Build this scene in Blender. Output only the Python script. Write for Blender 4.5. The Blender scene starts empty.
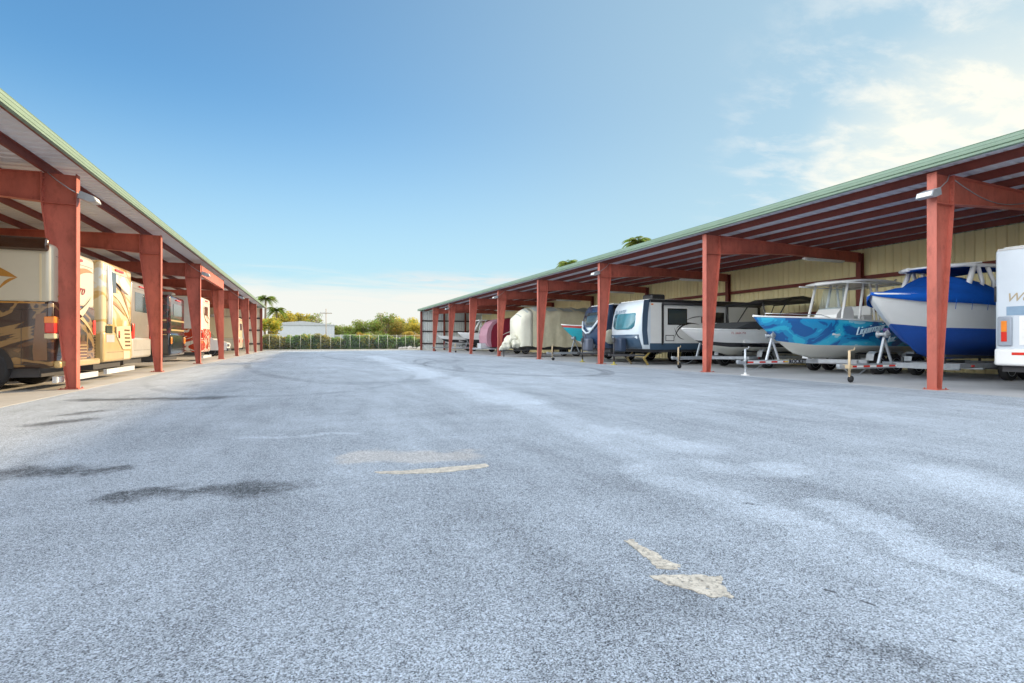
import bpy, bmesh, math, random
from mathutils import Vector, Matrix
random.seed(7)
SC = bpy.context.scene
C = SC.collection
PI = math.pi
R = math.radians

# ------------------------------------------------------------------ camera, sky, sun, exposure
H = 1.1
TH = math.atan(203/520)
cam_d = bpy.data.cameras.new('camera'); cam = bpy.data.objects.new('camera', cam_d); C.objects.link(cam)
cam.location = (0, 0, H); cam.rotation_euler = (R(90), 0, -TH)
cam_d.sensor_width = 36; cam_d.lens = 520/1024*36; cam_d.clip_start = .05; cam_d.clip_end = 3000
SC.camera = cam
SUN_EL, SUN_AZ = R(17), R(66)          # azimuth from +Y (down the lane) towards +X
w = bpy.data.worlds.new('World'); SC.world = w; w.use_nodes = True
SKY_STRENGTH = .10
SUN_STRENGTH = 5.0
EXPOSURE = .75
def to_sun():
    return Vector((math.cos(SUN_EL)*math.sin(SUN_AZ), math.cos(SUN_EL)*math.cos(SUN_AZ), math.sin(SUN_EL)))
def build_world():
    nt = w.node_tree; N = nt.nodes; L = nt.links; N.clear()
    def n(t, **k):
        x = N.new(t)
        for a, b in k.items(): setattr(x, a, b)
        return x
    def inp(x, i, v):
        if isinstance(v, (int, float, tuple)): x.inputs[i].default_value = v
        else: L.new(v, x.inputs[i])
    def M(op, a, b=0., c=0.):
        x = n('ShaderNodeMath', operation=op); inp(x, 0, a); inp(x, 1, b); inp(x, 2, c); return x.outputs[0]
    def mr(v, a, b, c=0., d=1.):
        x = n('ShaderNodeMapRange', interpolation_type='SMOOTHSTEP'); inp(x, 0, v); inp(x, 1, a); inp(x, 2, b); inp(x, 3, c); inp(x, 4, d); return x.outputs[0]
    def dot(d, az, el):
        x = n('ShaderNodeVectorMath', operation='DOT_PRODUCT'); L.new(d, x.inputs[0])
        x.inputs[1].default_value = (math.cos(R(el))*math.sin(R(az)), math.cos(R(el))*math.cos(R(az)), math.sin(R(el))); return x.outputs['Value']
    def mix(f, a, b):
        x = n('ShaderNodeMix', data_type='RGBA'); inp(x, 0, f)
        for i, v in ((6, a), (7, b)):
            if isinstance(v, tuple): x.inputs[i].default_value = v
            else: L.new(v, x.inputs[i])
        return x.outputs[2]
    sky = n('ShaderNodeTexSky', sky_type='NISHITA', sun_disc=False, sun_elevation=SUN_EL, sun_rotation=SUN_AZ, air_density=1.0, dust_density=.25, ozone_density=2.5)
    tc = n('ShaderNodeTexCoord'); d = tc.outputs['Generated']
    sep = n('ShaderNodeSeparateXYZ'); L.new(d, sep.inputs[0]); z = sep.outputs['Z']
    sc = n('ShaderNodeVectorMath', operation='SCALE'); tint = n('ShaderNodeVectorMath', operation='MULTIPLY'); L.new(sky.outputs[0], tint.inputs[0]); tint.inputs[1].default_value = (.88, 1.32, 1.45)   # white balance of the photograph
    L.new(tint.outputs[0], sc.inputs[0])
    L.new(M('SUBTRACT', SKY_STRENGTH, M('MULTIPLY', M('POWER', M('MAXIMUM', dot(d, 66, 17), 0.), 2.), SKY_STRENGTH*.55)), sc.inputs['Scale'])      # sky brightness turned down towards the low sun
    # high cloud on a plane overhead
    zz = M('ADD', M('MAXIMUM', z, 0.), .10)
    pl = n('ShaderNodeVectorMath', operation='DIVIDE'); L.new(d, pl.inputs[0])
    cb = n('ShaderNodeCombineXYZ'); L.new(zz, cb.inputs[0]); L.new(zz, cb.inputs[1]); cb.inputs[2].default_value = 1e6
    L.new(cb.outputs[0], pl.inputs[1])
    def noise(vec, s, det, rough, off, stretch=(1, 1, 1), dist=0., rz=0.):
        mp = n('ShaderNodeMapping'); L.new(vec, mp.inputs[0]); mp.inputs[1].default_value = off; mp.inputs[3].default_value = stretch; mp.inputs[2].default_value = (0, 0, rz)
        x = n('ShaderNodeTexNoise'); L.new(mp.outputs[0], x.inputs[0]); x.inputs['Scale'].default_value = s; x.inputs['Detail'].default_value = det; x.inputs['Roughness'].default_value = rough; x.inputs['Distortion'].default_value = dist
        return x.outputs[0]
    n1 = noise(pl.outputs[0], .9, 7, .58, (3.1, 1.7, 0), (1, 2.2, 1), .6, R(-35))
    n2 = noise(pl.outputs[0], 3.2, 8, .62, (1.1, 4.7, 0), (1, 1.7, 1), .25, R(-50))
    # cloud banks: one round the low sun, a pale bank on the horizon at the lane's end, and bright cloud added out of view behind and overhead as fill light
    gsun = mr(dot(d, 64, 14), .91, .985)
    gsun2 = mr(dot(d, 64, 12), .962, .998)
    puff = mr(M('ADD', M('MULTIPLY', n2, .6), M('MULTIPLY', n1, .4)), .40, .60)
    m_sun = M('MULTIPLY', gsun, M('MULTIPLY', mr(M('ADD', M('MULTIPLY', n2, .7), M('MULTIPLY', n1, .3)), .46, .66), .85))
    el_n = M('ADD', z, M('MULTIPLY', M('SUBTRACT', n1, .5), .10))
    m_hor = M('MULTIPLY', mr(el_n, .13, .075), mr(dot(d, 8, 2), .70, .97, .3, 1.))
    fill_back = M('MULTIPLY', mr(M('MULTIPLY', sep.outputs['Y'], 1.), .25, -.35), M('ADD', .55, M('MULTIPLY', puff, .45)))
    fill_top = M('MULTIPLY', mr(z, .62, .85), M('ADD', .5, M('MULTIPLY', puff, .4)))
    # one thin streak low over the far roof
    strk = M('MULTIPLY', mr(M('ABSOLUTE', M('SUBTRACT', M('ADD', z, M('MULTIPLY', M('SUBTRACT', n2, .5), .05)), .118)), .022, .0), mr(dot(d, 17, 7), (.975), .997, 0., .95))
    strk = M('MULTIPLY', strk, puff)
    hazeb = mr(z, .42, .02, 0., .80)
    col = mix(M('MULTIPLY', M('POWER', M('MAXIMUM', dot(d, 66, 20), 0.), 2.6), .85), sc.outputs[0], (.30, .42, .49, 1))
    col = mix(hazeb, col, (.36, .485, .52, 1))
    col = mix(M('MINIMUM', m_hor, 1.), col, (.55, .56, .53, 1))
    col = mix(M('MINIMUM', strk, 1.), col, (.50, .52, .52, 1))
    col = mix(M('MINIMUM', m_sun, 1.), col, (.52, .55, .55, 1))
    col = mix(M('MINIMUM', M('MULTIPLY', gsun2, M('ADD', .50, M('MULTIPLY', puff, .5))), 1.), col, (.70, .66, .55, 1))
    col = mix(M('MINIMUM', fill_top, 1.), col, (.95, 1.03, 1.14, 1))
    fill_left = M('MULTIPLY', mr(sep.outputs['X'], -.45, -.80), M('ADD', .55, M('MULTIPLY', puff, .45)))  # bright cloud added left of view to fill the shelter interiors
    col = mix(M('MINIMUM', fill_back, 1.), col, (1.35, 1.4, 1.48, 1))
    col = mix(M('MINIMUM', fill_left, 1.), col, (3.0, 3.1, 3.1, 1))
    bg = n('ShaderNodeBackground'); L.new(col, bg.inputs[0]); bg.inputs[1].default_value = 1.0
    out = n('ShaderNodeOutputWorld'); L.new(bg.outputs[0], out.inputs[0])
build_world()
sd = bpy.data.lights.new('sun', 'SUN'); so = bpy.data.objects.new('sun', sd); C.objects.link(so)
sd.energy = SUN_STRENGTH; sd.angle = R(1.5); sd.color = (1, .75, .45)
so.rotation_euler = (-to_sun()).to_track_quat('-Z', 'Y').to_euler(); so.location = (30, 20, 40)
SC.view_settings.view_transform = 'Standard'; SC.view_settings.look = 'None'; SC.view_settings.exposure = EXPOSURE; SC.view_settings.gamma = 1
SC.render.engine = 'CYCLES'

# ------------------------------------------------------------------ helpers
def g2(px, py):
    """ground point seen at a pixel of the photograph, from which stains and patches were measured"""
    Z = 520*H/(py-341.5); xc = (px-512)*Z/520
    return Vector((xc*math.cos(TH)+Z*math.sin(TH), Z*math.cos(TH)-xc*math.sin(TH), 0))

MATS = {}
def mat(name, col, rough=.6, metal=0., var=.12, scale=3., bump=0., bscale=40., dirt=0., coat=0., spec=None, stretch=None):
    if name in MATS: return MATS[name]
    m = bpy.data.materials.new(name); m.use_nodes = True; MATS[name] = m
    nt = m.node_tree; N = nt.nodes; L = nt.links; b = N['Principled BSDF']
    b.inputs['Roughness'].default_value = rough; b.inputs['Metallic'].default_value = metal
    if coat: b.inputs['Coat Weight'].default_value = coat; b.inputs['Coat Roughness'].default_value = .08
    if spec is not None: b.inputs['Specular IOR Level'].default_value = spec
    tc = N.new('ShaderNodeTexCoord'); mp = N.new('ShaderNodeMapping'); L.new(tc.outputs['Object'], mp.inputs[0])
    if stretch: mp.inputs[3].default_value = stretch
    nz = N.new('ShaderNodeTexNoise'); L.new(mp.outputs[0], nz.inputs[0]); nz.inputs['Scale'].default_value = scale; nz.inputs['Detail'].default_value = 6; nz.inputs['Roughness'].default_value = .65
    cr = N.new('ShaderNodeMapRange'); L.new(nz.outputs[0], cr.inputs[0]); cr.inputs[1].default_value = .25; cr.inputs[2].default_value = .75
    cr.inputs[3].default_value = 1-var; cr.inputs[4].default_value = 1+var
    sc = N.new('ShaderNodeVectorMath'); sc.operation = 'SCALE'; sc.inputs[0].default_value = col; L.new(cr.outputs[0], sc.inputs['Scale'])
    last = sc.outputs[0]
    if dirt:
        n2 = N.new('ShaderNodeTexNoise'); L.new(mp.outputs[0], n2.inputs[0]); n2.inputs['Scale'].default_value = scale*3.7; n2.inputs['Detail'].default_value = 8; n2.inputs['Roughness'].default_value = .7
        r2 = N.new('ShaderNodeMapRange'); L.new(n2.outputs[0], r2.inputs[0]); r2.inputs[1].default_value = .5; r2.inputs[2].default_value = .72; r2.inputs[4].default_value = dirt
        mx = N.new('ShaderNodeMix'); mx.data_type = 'RGBA'; L.new(r2.outputs[0], mx.inputs[0]); L.new(last, mx.inputs[6]); mx.inputs[7].default_value = (col[0]*.45, col[1]*.4, col[2]*.36, 1)
        last = mx.outputs[2]
    L.new(last, b.inputs['Base Color'])
    if bump:
        nb = N.new('ShaderNodeTexNoise'); L.new(tc.outputs['Object'], nb.inputs[0]); nb.inputs['Scale'].default_value = bscale; nb.inputs['Detail'].default_value = 4
        bp = N.new('ShaderNodeBump'); bp.inputs['Strength'].default_value = bump; bp.inputs['Distance'].default_value = .02; L.new(nb.outputs[0], bp.inputs['Height']); L.new(bp.outputs[0], b.inputs['Normal'])
    return m
def blotch(name, cols, scale, rough=.3, coat=.5, stretch=(1, 1, 1), edge=.02, dist=1.2, ths=(.42, .5, .58)):
    """printed pattern: sharp-edged patches of several colours"""
    m = bpy.data.materials.new(name); m.use_nodes = True; MATS[name] = m
    nt = m.node_tree; N = nt.nodes; L = nt.links; b = N['Principled BSDF']; b.inputs['Roughness'].default_value = rough; b.inputs['Coat Weight'].default_value = coat
    tc = N.new('ShaderNodeTexCoord'); mp = N.new('ShaderNodeMapping'); L.new(tc.outputs['Object'], mp.inputs[0]); mp.inputs[3].default_value = stretch
    nz = N.new('ShaderNodeTexNoise'); L.new(mp.outputs[0], nz.inputs[0]); nz.inputs['Scale'].default_value = scale; nz.inputs['Detail'].default_value = 3; nz.inputs['Distortion'].default_value = dist
    cr = N.new('ShaderNodeValToRGB'); L.new(nz.outputs[0], cr.inputs[0]); e = cr.color_ramp.elements
    e[0].position = 0; e[0].color = (*cols[0], 1); e[1].position = ths[0]; e[1].color = (*cols[0], 1)
    for i, c in enumerate(cols[1:]):
        a = e.new(ths[i]+edge); a.color = (*c, 1)
        if i+1 < len(ths): a = e.new(ths[i+1]); a.color = (*c, 1)
    L.new(cr.outputs[0], b.inputs['Base Color'])
    return m

class MB:
    def __init__(s): s.b = bmesh.new(); s.mi = 0
    def _f(s, vs, smooth=False):
        try: f = s.b.faces.new(vs); f.material_index = s.mi; f.smooth = smooth; return f
        except ValueError: return None
    def box(s, x0, x1, y0, y1, z0, z1, bevel=0., seg=1):
        if x0 > x1: x0, x1 = x1, x0
        if y0 > y1: y0, y1 = y1, y0
        if z0 > z1: z0, z1 = z1, z0
        v = [s.b.verts.new((x, y, z)) for z in (z0, z1) for x, y in ((x0, y0), (x1, y0), (x1, y1), (x0, y1))]
        fs = [s._f([v[i] for i in q]) for q in ((3, 2, 1, 0), (4, 5, 6, 7), (0, 1, 5, 4), (1, 2, 6, 5), (2, 3, 7, 6), (3, 0, 4, 7))]
        if bevel:
            es = list({e for f in fs for e in f.edges})
            r = bmesh.ops.bevel(s.b, geom=es, offset=bevel, segments=seg, profile=.5, affect='EDGES')
            for f in r['faces']: f.material_index = s.mi; f.smooth = seg > 1
        return s
    def tube(s, pts, r, seg=8, caps=True):
        pts = [Vector(p) for p in pts]; rings = []
        rr = r if isinstance(r, (list, tuple)) else [r]*len(pts)
        up = None
        for i, p in enumerate(pts):
            t = (pts[min(i+1, len(pts)-1)]-pts[max(i-1, 0)]).normalized()
            if up is None: a = Vector((0, 0, 1)) if abs(t.z) < .9 else Vector((1, 0, 0))
            else: a = up
            u = t.cross(a).normalized(); v = t.cross(u).normalized(); up = -v if up is None else (a - t*a.dot(t)).normalized()
            if up.length < .1: up = v
            u = t.cross(up).normalized(); v = t.cross(u).normalized()
            rings.append([s.b.verts.new(p+(u*math.cos(2*PI*k/seg)+v*math.sin(2*PI*k/seg))*rr[i]) for k in range(seg)])
        for a, b in zip(rings, rings[1:]):
            for k in range(seg): s._f([a[k], a[(k+1) % seg], b[(k+1) % seg], b[k]], True)
        if caps: s._f(rings[0][::-1]); s._f(rings[-1])
        return s
    def prism(s, poly, axis, a, b, smooth=False):
        """poly: 2-D points in the plane across axis (x: (y,z); y: (x,z); z: (x,y))"""
        def P(p, t): return {'x': (t, p[0], p[1]), 'y': (p[0], t, p[1]), 'z': (p[0], p[1], t)}[axis]
        A = [s.b.verts.new(P(p, a)) for p in poly]; B = [s.b.verts.new(P(p, b)) for p in poly]
        n = len(poly)
        for i in range(n): s._f([A[i], A[(i+1) % n], B[(i+1) % n], B[i]], smooth)
        s._f(A[::-1]); s._f(B)
        return s
    def loft(s, rings, closed=True, caps=True, smooth=True, mats=None):
        V = [[s.b.verts.new(p) for p in r] for r in rings]; n = len(V[0])
        for a, b in zip(V, V[1:]):
            for k in range(n if closed else n-1):
                if mats: s.mi = mats[k]
                s._f([a[k], a[(k+1) % n], b[(k+1) % n], b[k]], smooth)
        if caps: s._f(V[0][::-1]); s._f(V[-1])
        return s
    def lathe(s, prof, o, axis='y', seg=20):
        rings = []
        for r, h in prof:
            ring = []
            for k in range(seg):
                c, d = r*math.cos(2*PI*k/seg), r*math.sin(2*PI*k/seg)
                p = {'y': (c, h, d), 'z': (c, d, h), 'x': (h, c, d)}[axis]
                ring.append((p[0]+o[0], p[1]+o[1], p[2]+o[2]))
            rings.append(ring)
        return s.loft(rings)
    def build(s, name, m, parent=None, smooth=False, fix=True):
        if fix: bmesh.ops.recalc_face_normals(s.b, faces=s.b.faces)
        me = bpy.data.meshes.new(name); s.b.to_mesh(me); s.b.free()
        for x in (m if isinstance(m, (list, tuple)) else [m]): me.materials.append(x)
        if smooth:
            for p in me.polygons: p.use_smooth = True
        o = bpy.data.objects.new(name, me); C.objects.link(o)
        if parent: o.parent = parent
        return o
def bx(name, m, parent, *a, **k): return MB().box(*a, **k).build(name, m, parent)
def tb(name, m, parent, pts, r, seg=8): return MB().tube(pts, r, seg).build(name, m, parent)
def tag(o, label=None, cat=None, group=None, kind=None):
    if label: o['label'] = label
    if cat: o['category'] = cat
    if group: o['group'] = group
    if kind: o['kind'] = kind
    return o
def thing(name, label, cat, loc=(0, 0, 0), rz=0., group=None):
    o = bpy.data.objects.new(name, None); C.objects.link(o); o.location = loc; o.rotation_euler = (0, 0, rz); o.empty_display_size = .3
    return tag(o, label, cat, group)
def struct(o): o['kind'] = 'structure'; return o
def dup(o, parent=None, loc=None, rz=None, scale=None, label=None):
    c = o.copy(); C.objects.link(c); c.parent = parent
    if loc is not None: c.location = loc
    if rz is not None: c.rotation_euler = (0, 0, rz)
    if scale is not None: c.scale = scale
    if label: c['label'] = label
    for ch in o.children: dup(ch, c)
    return c
def text(body, size, mt, parent, loc, rot, name='lettering', shear=0., depth=.004, space=1., bold=0.):
    cu = bpy.data.curves.new('t', 'FONT'); cu.body = body; cu.size = size; cu.extrude = depth; cu.shear = shear; cu.space_character = space; cu.offset = bold
    t = bpy.data.objects.new('t', cu); C.objects.link(t); bpy.context.view_layer.update()
    me = bpy.data.meshes.new_from_object(t.evaluated_get(bpy.context.evaluated_depsgraph_get()))
    bpy.data.objects.remove(t); bpy.data.curves.remove(cu)
    me.materials.clear(); me.materials.append(mt)
    o = bpy.data.objects.new(name, me); C.objects.link(o); o.parent = parent; o.location = loc; o.rotation_euler = rot
    return o
def crescent(p0, p1, b1, b2, n=14):
    """closed outline of a tapering swoosh from p0 to p1 between two bulges"""
    a, b = Vector(p0), Vector(p1); d = b-a; q = Vector((-d.y, d.x))
    f = lambda t, k: a+d*t+q*k*4*t*(1-t)*(1-.35*t)
    return [tuple(f(i/n, b1)) for i in range(n+1)]+[tuple(f(i/n, b2)) for i in range(n-1, 0, -1)]
def decal(name, poly, m, parent, plane, at, out=.004):
    return MB().prism(poly, plane, at, at+out).build(name, m, parent)

# ------------------------------------------------------------------ materials
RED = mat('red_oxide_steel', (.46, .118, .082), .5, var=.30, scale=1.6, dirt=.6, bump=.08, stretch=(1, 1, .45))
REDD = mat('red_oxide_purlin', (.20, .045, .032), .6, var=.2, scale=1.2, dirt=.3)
DECK = mat('galvanised_roof_sheet', (.66, .67, .73), .5, .1, var=.10, scale=.8)
GREEN = mat('green_trim', (.17, .25, .185), .45, var=.08, scale=2, dirt=.12)
CREAM = mat('cream_wall_sheet', (.90, .81, .47), .5, var=.08, scale=.7, dirt=.08, stretch=(1, 1, .3))
PALE = mat('pale_wall_sheet', (.66, .70, .68), .5, var=.08, scale=.7, dirt=.06)
CREAML = mat('light_cream_wall_sheet', (.80, .72, .58), .5, var=.06, scale=.7)
ALU = mat('aluminium', (.60, .63, .66), .42, .4, var=.12, scale=5)
GALV = mat('galvanised_steel', (.38, .41, .44), .5, .5, var=.2, scale=6)
STEELD = mat('dark_steel', (.06, .06, .065), .55, .3)
RUB = mat('tyre_rubber', (.022, .022, .024), .85, var=.3)
BLACK = mat('black_plastic', (.018, .018, .02), .45)
GBLK = mat('black_gloss', (.012, .013, .018), .15, coat=.6)
WHT = mat('white_gelcoat', (.80, .81, .80), .3, var=.04, coat=.4, scale=2)
WHT2 = mat('white_fibreglass_panel', (.74, .75, .73), .4, var=.05, scale=1.2, dirt=.05)
OFFW = mat('off_white_hull', (.70, .69, .62), .35, var=.06, scale=2, coat=.3)
GLS = mat('tinted_glass', (.035, .05, .055), .08, var=.1, coat=.5)
TGLS = mat('teal_glass', (.05, .20, .25), .12, var=.3, scale=1.4, coat=.5)
CHR = mat('chrome', (.75, .75, .75), .12, 1.)
LRED = mat('red_lens', (.65, .03, .02), .25, coat=.5)
LORG = mat('orange_lens', (.85, .25, .03), .25, coat=.5)
BLUEC = mat('blue_canvas', (.010, .095, .44), 1., var=.18, scale=2.2, bump=.9, bscale=5, spec=.08)
BLUEB = mat('blue_bottom_paint', (.010, .085, .42), .5, var=.12, dirt=.15)
WRAP = blotch('blue_fish_wrap', [(.008, .13, .42), (.012, .33, .66), (.03, .52, .78), (.35, .74, .90)], .75, stretch=(1, 1, 1.3), ths=(.43, .50, .63), edge=.012, dist=1.6)
TAN = mat('tan_cover_cloth', (.64, .60, .44), .95, var=.16, scale=1.2, bump=1., bscale=3, dirt=.1)
TANW = mat('white_cover_cloth', (.70, .69, .58), .9, var=.08, scale=1.5, bump=.6, bscale=5)
GREYC = mat('grey_cover_cloth', (.42, .46, .44), .9, var=.15, scale=2, bump=.5, bscale=6)
SCREEN = mat('clear_screen', (.75, .82, .84), .04); SCREEN.node_tree.nodes['Principled BSDF'].inputs['Transmission Weight'].default_value = .9; SCREEN.node_tree.nodes['Principled BSDF'].inputs['IOR'].default_value = 1.05
CONC = mat('concrete', (.46, .44, .40), .85, var=.12, scale=1.1, dirt=.18, bump=.15, bscale=60)

# ------------------------------------------------------------------ ground and lane
def ground_mat(name, c1, c2, scale):
    m = bpy.data.materials.new(name); m.use_nodes = True; nt = m.node_tree; N = nt.nodes; L = nt.links; b = N['Principled BSDF']; b.inputs['Roughness'].default_value = .95
    tc = N.new('ShaderNodeTexCoord'); nz = N.new('ShaderNodeTexNoise'); L.new(tc.outputs['Object'], nz.inputs[0]); nz.inputs['Scale'].default_value = scale; nz.inputs['Detail'].default_value = 10; nz.inputs['Roughness'].default_value = .7
    cr = N.new('ShaderNodeValToRGB'); L.new(nz.outputs[0], cr.inputs[0]); cr.color_ramp.elements[0].position = .35; cr.color_ramp.elements[0].color = (*c1, 1); cr.color_ramp.elements[1].position = .65; cr.color_ramp.elements[1].color = (*c2, 1)
    L.new(cr.outputs[0], b.inputs['Base Color']); return m
def sheet(name, x0, x1, y0, y1, z, m, thick=None):
    if thick:
        o = MB().box(x0, x1, y0, y1, z-thick, z).build(name, m)
    else:
        b = MB(); b._f([b.b.verts.new(p) for p in ((x0, y0, z), (x1, y0, z), (x1, y1, z), (x0, y1, z))]); o = b.build(name, m)
    return struct(o)
sheet('ground', -1500, 1500, -1500, 1500, -.03, ground_mat('meadow', (.07, .10, .03), (.17, .17, .07), .4))

def asphalt_mat():
    m = bpy.data.materials.new('worn_asphalt'); m.use_nodes = True; nt = m.node_tree; N = nt.nodes; L = nt.links; b = N['Principled BSDF']
    b.inputs['Roughness'].default_value = .85; b.inputs['Specular IOR Level'].default_value = .3
    tc = N.new('ShaderNodeTexCoord'); P = tc.outputs['Object']
    def inp(x, i, v):
        if isinstance(v, (int, float, tuple)): x.inputs[i].default_value = v
        else: L.new(v, x.inputs[i])
    def M(op, a, b_=0., c=0., clamp=False):
        x = N.new('ShaderNodeMath'); x.operation = op; x.use_clamp = clamp; inp(x, 0, a); inp(x, 1, b_); inp(x, 2, c); return x.outputs[0]
    def V(op, a, b_=None, s=None):
        x = N.new('ShaderNodeVectorMath'); x.operation = op; inp(x, 0, a)
        if b_ is not None: inp(x, 1, b_)
        if s is not None: inp(x, 'Scale', s)
        return x
    def mr(v, a, b_, c=0., d=1.):
        x = N.new('ShaderNodeMapRange'); x.interpolation_type = 'SMOOTHSTEP'; inp(x, 0, v); inp(x, 1, a); inp(x, 2, b_); inp(x, 3, c); inp(x, 4, d); return x.outputs[0]
    def noise(s, det=4, rough=.6, stretch=None, rz=0, off=(0, 0, 0), out=0):
        mp = N.new('ShaderNodeMapping'); L.new(P, mp.inputs[0]); mp.inputs[1].default_value = off; mp.inputs[2].default_value = (0, 0, rz)
        if stretch: mp.inputs[3].default_value = stretch
        x = N.new('ShaderNodeTexNoise'); L.new(mp.outputs[0], x.inputs[0]); x.inputs['Scale'].default_value = s; x.inputs['Detail'].default_value = det; x.inputs['Roughness'].default_value = rough
        return x.outputs[out]
    # point distorted for ragged outlines
    nz = noise(1.6, 6, .7, out=1)
    warp = V('SCALE', V('SUBTRACT', nz, (.5, .5, .5)).outputs[0], s=1.0).outputs[0]
    Pw = V('ADD', P, V('MULTIPLY', warp, (1, 1, 0)).outputs[0]).outputs[0]
    def cap(a, b_, r, feather=.6, warpd=True):
        a = Vector(a); b_ = Vector(b_); ab = b_-a; l2 = max(ab.dot(ab), 1e-6)
        pa = V('SUBTRACT', Pw if warpd else P, tuple(a)).outputs[0]
        t = M('DIVIDE', V('DOT_PRODUCT', pa, tuple(ab)).outputs['Value'], l2, clamp=True)
        dd = V('LENGTH', V('SUBTRACT', pa, V('SCALE', tuple(ab), s=t).outputs[0]).outputs[0]).outputs['Value']
        return mr(dd, r*(1+feather), r*(1-feather))
    def add(*v):
        x = v[0]
        for y in v[1:]: x = M('MAXIMUM', x, y)
        return x
    G = lambda x, y: tuple(g2(x, y))
    big = noise(.16, 5, .6, (1, .35, 1))
    mid = noise(.9, 8, .72, (1, .55, 1), off=(5, 2, 0))
    fine = noise(140, 3, .8)
    vo = N.new('ShaderNodeTexVoronoi'); L.new(P, vo.inputs[0]); vo.inputs['Scale'].default_value = 190; sp = N.new('ShaderNodeSeparateColor'); L.new(vo.outputs['Color'], sp.inputs[0])
    chip = sp.outputs[0]
    v = M("ADD", .56, M("MULTIPLY", big, .90))
    v = M('ADD', v, M('MULTIPLY', M('SUBTRACT', mid, .5), .85))
    grain = M('ADD', M('MULTIPLY', M('SUBTRACT', fine, .5), 1.7), M('MULTIPLY', M('SUBTRACT', chip, .5), 1.35))
    med = noise(26, 4, .75, off=(3, 8, 0)); v = M('ADD', v, M('MULTIPLY', M('SUBTRACT', med, .5), .9))
    v = M('ADD', v, grain)
    # traffic-polished lighter bands running down the lane
    light = add(cap(G(372, 356), G(520, 402), .55, .5), M('MULTIPLY', cap(G(520, 402), G(770, 515), .28, .7), .6), M('MULTIPLY', cap(G(770, 515), G(1024, 640), .16, .9), .7), cap(G(830, 505), G(1060, 605), .13, .35),
                cap(G(640, 470), G(800, 520), .16, .5), cap(G(720, 466), G(790, 470), .18, .8), cap(G(250, 436), G(360, 434), .07, .8), cap(G(600, 428), G(690, 447), .25, .9), cap(G(930, 470), G(1024, 500), .3, .9))
    v = M('ADD', v, M('MULTIPLY', light, .32))
    worn = add(cap(G(372, 456), G(452, 456), .26, .35))
    v = M('ADD', v, M('MULTIPLY', worn, .12))
    dark = add(cap(G(5, 473), G(60, 471), .17, .9), cap(G(60, 474), G(130, 468), .10, .9), cap(G(110, 499), G(200, 492), .12, .9), cap(G(190, 491), G(280, 488), .16, .9),
               cap(G(85, 400), G(215, 398), .22, .9), cap(G(40, 424), G(75, 420), .18, .9), cap(G(75, 414), G(90, 412), .15, .9), M('MULTIPLY', cap(G(650, 598), G(690, 608), .14, .95), .4), M('MULTIPLY', cap(G(900, 665), G(945, 672), .06, .9), .5), cap(G(740, 500), G(760, 505), .02, .9))
    v = M('MULTIPLY', v, M('SUBTRACT', 1., M('MULTIPLY', dark, M('MULTIPLY', mr(med, .38, .56, .45, 1.), M('SUBTRACT', 1.08, M('MULTIPLY', chip, .5))))))
    spots = add(cap(G(826, 590), G(834, 592), .010, .4, False), cap(G(862, 601), G(874, 605), .008, .4, False), cap(G(951, 640), G(955, 641), .006, .4, False))
    v = M('MULTIPLY', v, M('SUBTRACT', 1., M('MULTIPLY', spots, .75)))
    # tyre marks: thin arcs
    def arc(c, r, wd, amt, half):
        pc = V('SUBTRACT', P, (c[0], c[1], 0)).outputs[0]; dd = V('LENGTH', V('MULTIPLY', pc, (1, half, 0)).outputs[0]).outputs['Value']
        return M('MULTIPLY', mr(M('ABSOLUTE', M('SUBTRACT', dd, r)), wd, wd*.3), amt)
    arcs = add(arc((8.0, 22), 3.1, .13, .5, .42), arc((8.3, 24), 3.3, .11, .42, .35), arc((2, 34), 5, .22, .3, .25), arc((-.5, 22), 4.2, .12, .2, .4), arc((5.5, 44), 4.5, .25, .3, .25))
    arcs = M('MULTIPLY', arcs, mr(mid, .38, .6))
    v = M('MULTIPLY', v, M('SUBTRACT', 1., arcs))
    strk = noise(3.2, 5, .65, (1, .16, 1), rz=R(17), off=(2, 9, 0)); strk2 = noise(2.2, 6, .7, (.22, 1, 1), rz=R(6), off=(7, 3, 0))
    v = M('ADD', v, M('MULTIPLY', M('SUBTRACT', strk, .5), .55)); v = M('ADD', v, M('MULTIPLY', M('SUBTRACT', strk2, .5), .35))
    pit = N.new('ShaderNodeTexVoronoi'); L.new(P, pit.inputs[0]); pit.inputs['Scale'].default_value = 95
    v = M('MULTIPLY', v, mr(pit.outputs['Distance'], .08, .30, .45, 1.))
    v = M('MAXIMUM', v, .1)
    c = V('SCALE', (.362, .408, .458), s=v).outputs[0]
    mx = N.new('ShaderNodeMix'); mx.data_type = 'RGBA'; L.new(M('MULTIPLY', worn, .55), mx.inputs[0]); L.new(c, mx.inputs[6])
    L.new(V('SCALE', (.50, .46, .41), s=v).outputs[0], mx.inputs[7])
    L.new(mx.outputs[2], b.inputs['Base Color'])
    bp = N.new('ShaderNodeBump'); bp.inputs['Strength'].default_value = .5; bp.inputs['Distance'].default_value = .006; L.new(grain, bp.inputs['Height']); L.new(bp.outputs[0], b.inputs['Normal'])
    return m
S0, BAY = 7.55, 7.3
SEND = S0+8*BAY                                # far end of both shelters
sheet('asphalt_lane', -4.78, 12.99, -40, SEND+1.2, 0, asphalt_mat(), .02)
sheet('concrete_floor', 12.99, 22.2, -40, SEND+.4, .004, mat('floor_concrete', (.40, .41, .42), .8, var=.15, scale=.6, dirt=.2), .02)
sheet('concrete_apron', -18, -4.78, -40, SEND+.4, .004, CONC, .02)
struct(MB().box(-18, 14.5, SEND+1.2, SEND+1.45, -.02, .13, .02).build('kerb', mat('pale_kerb', (.62, .58, .48), .8)))
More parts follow.
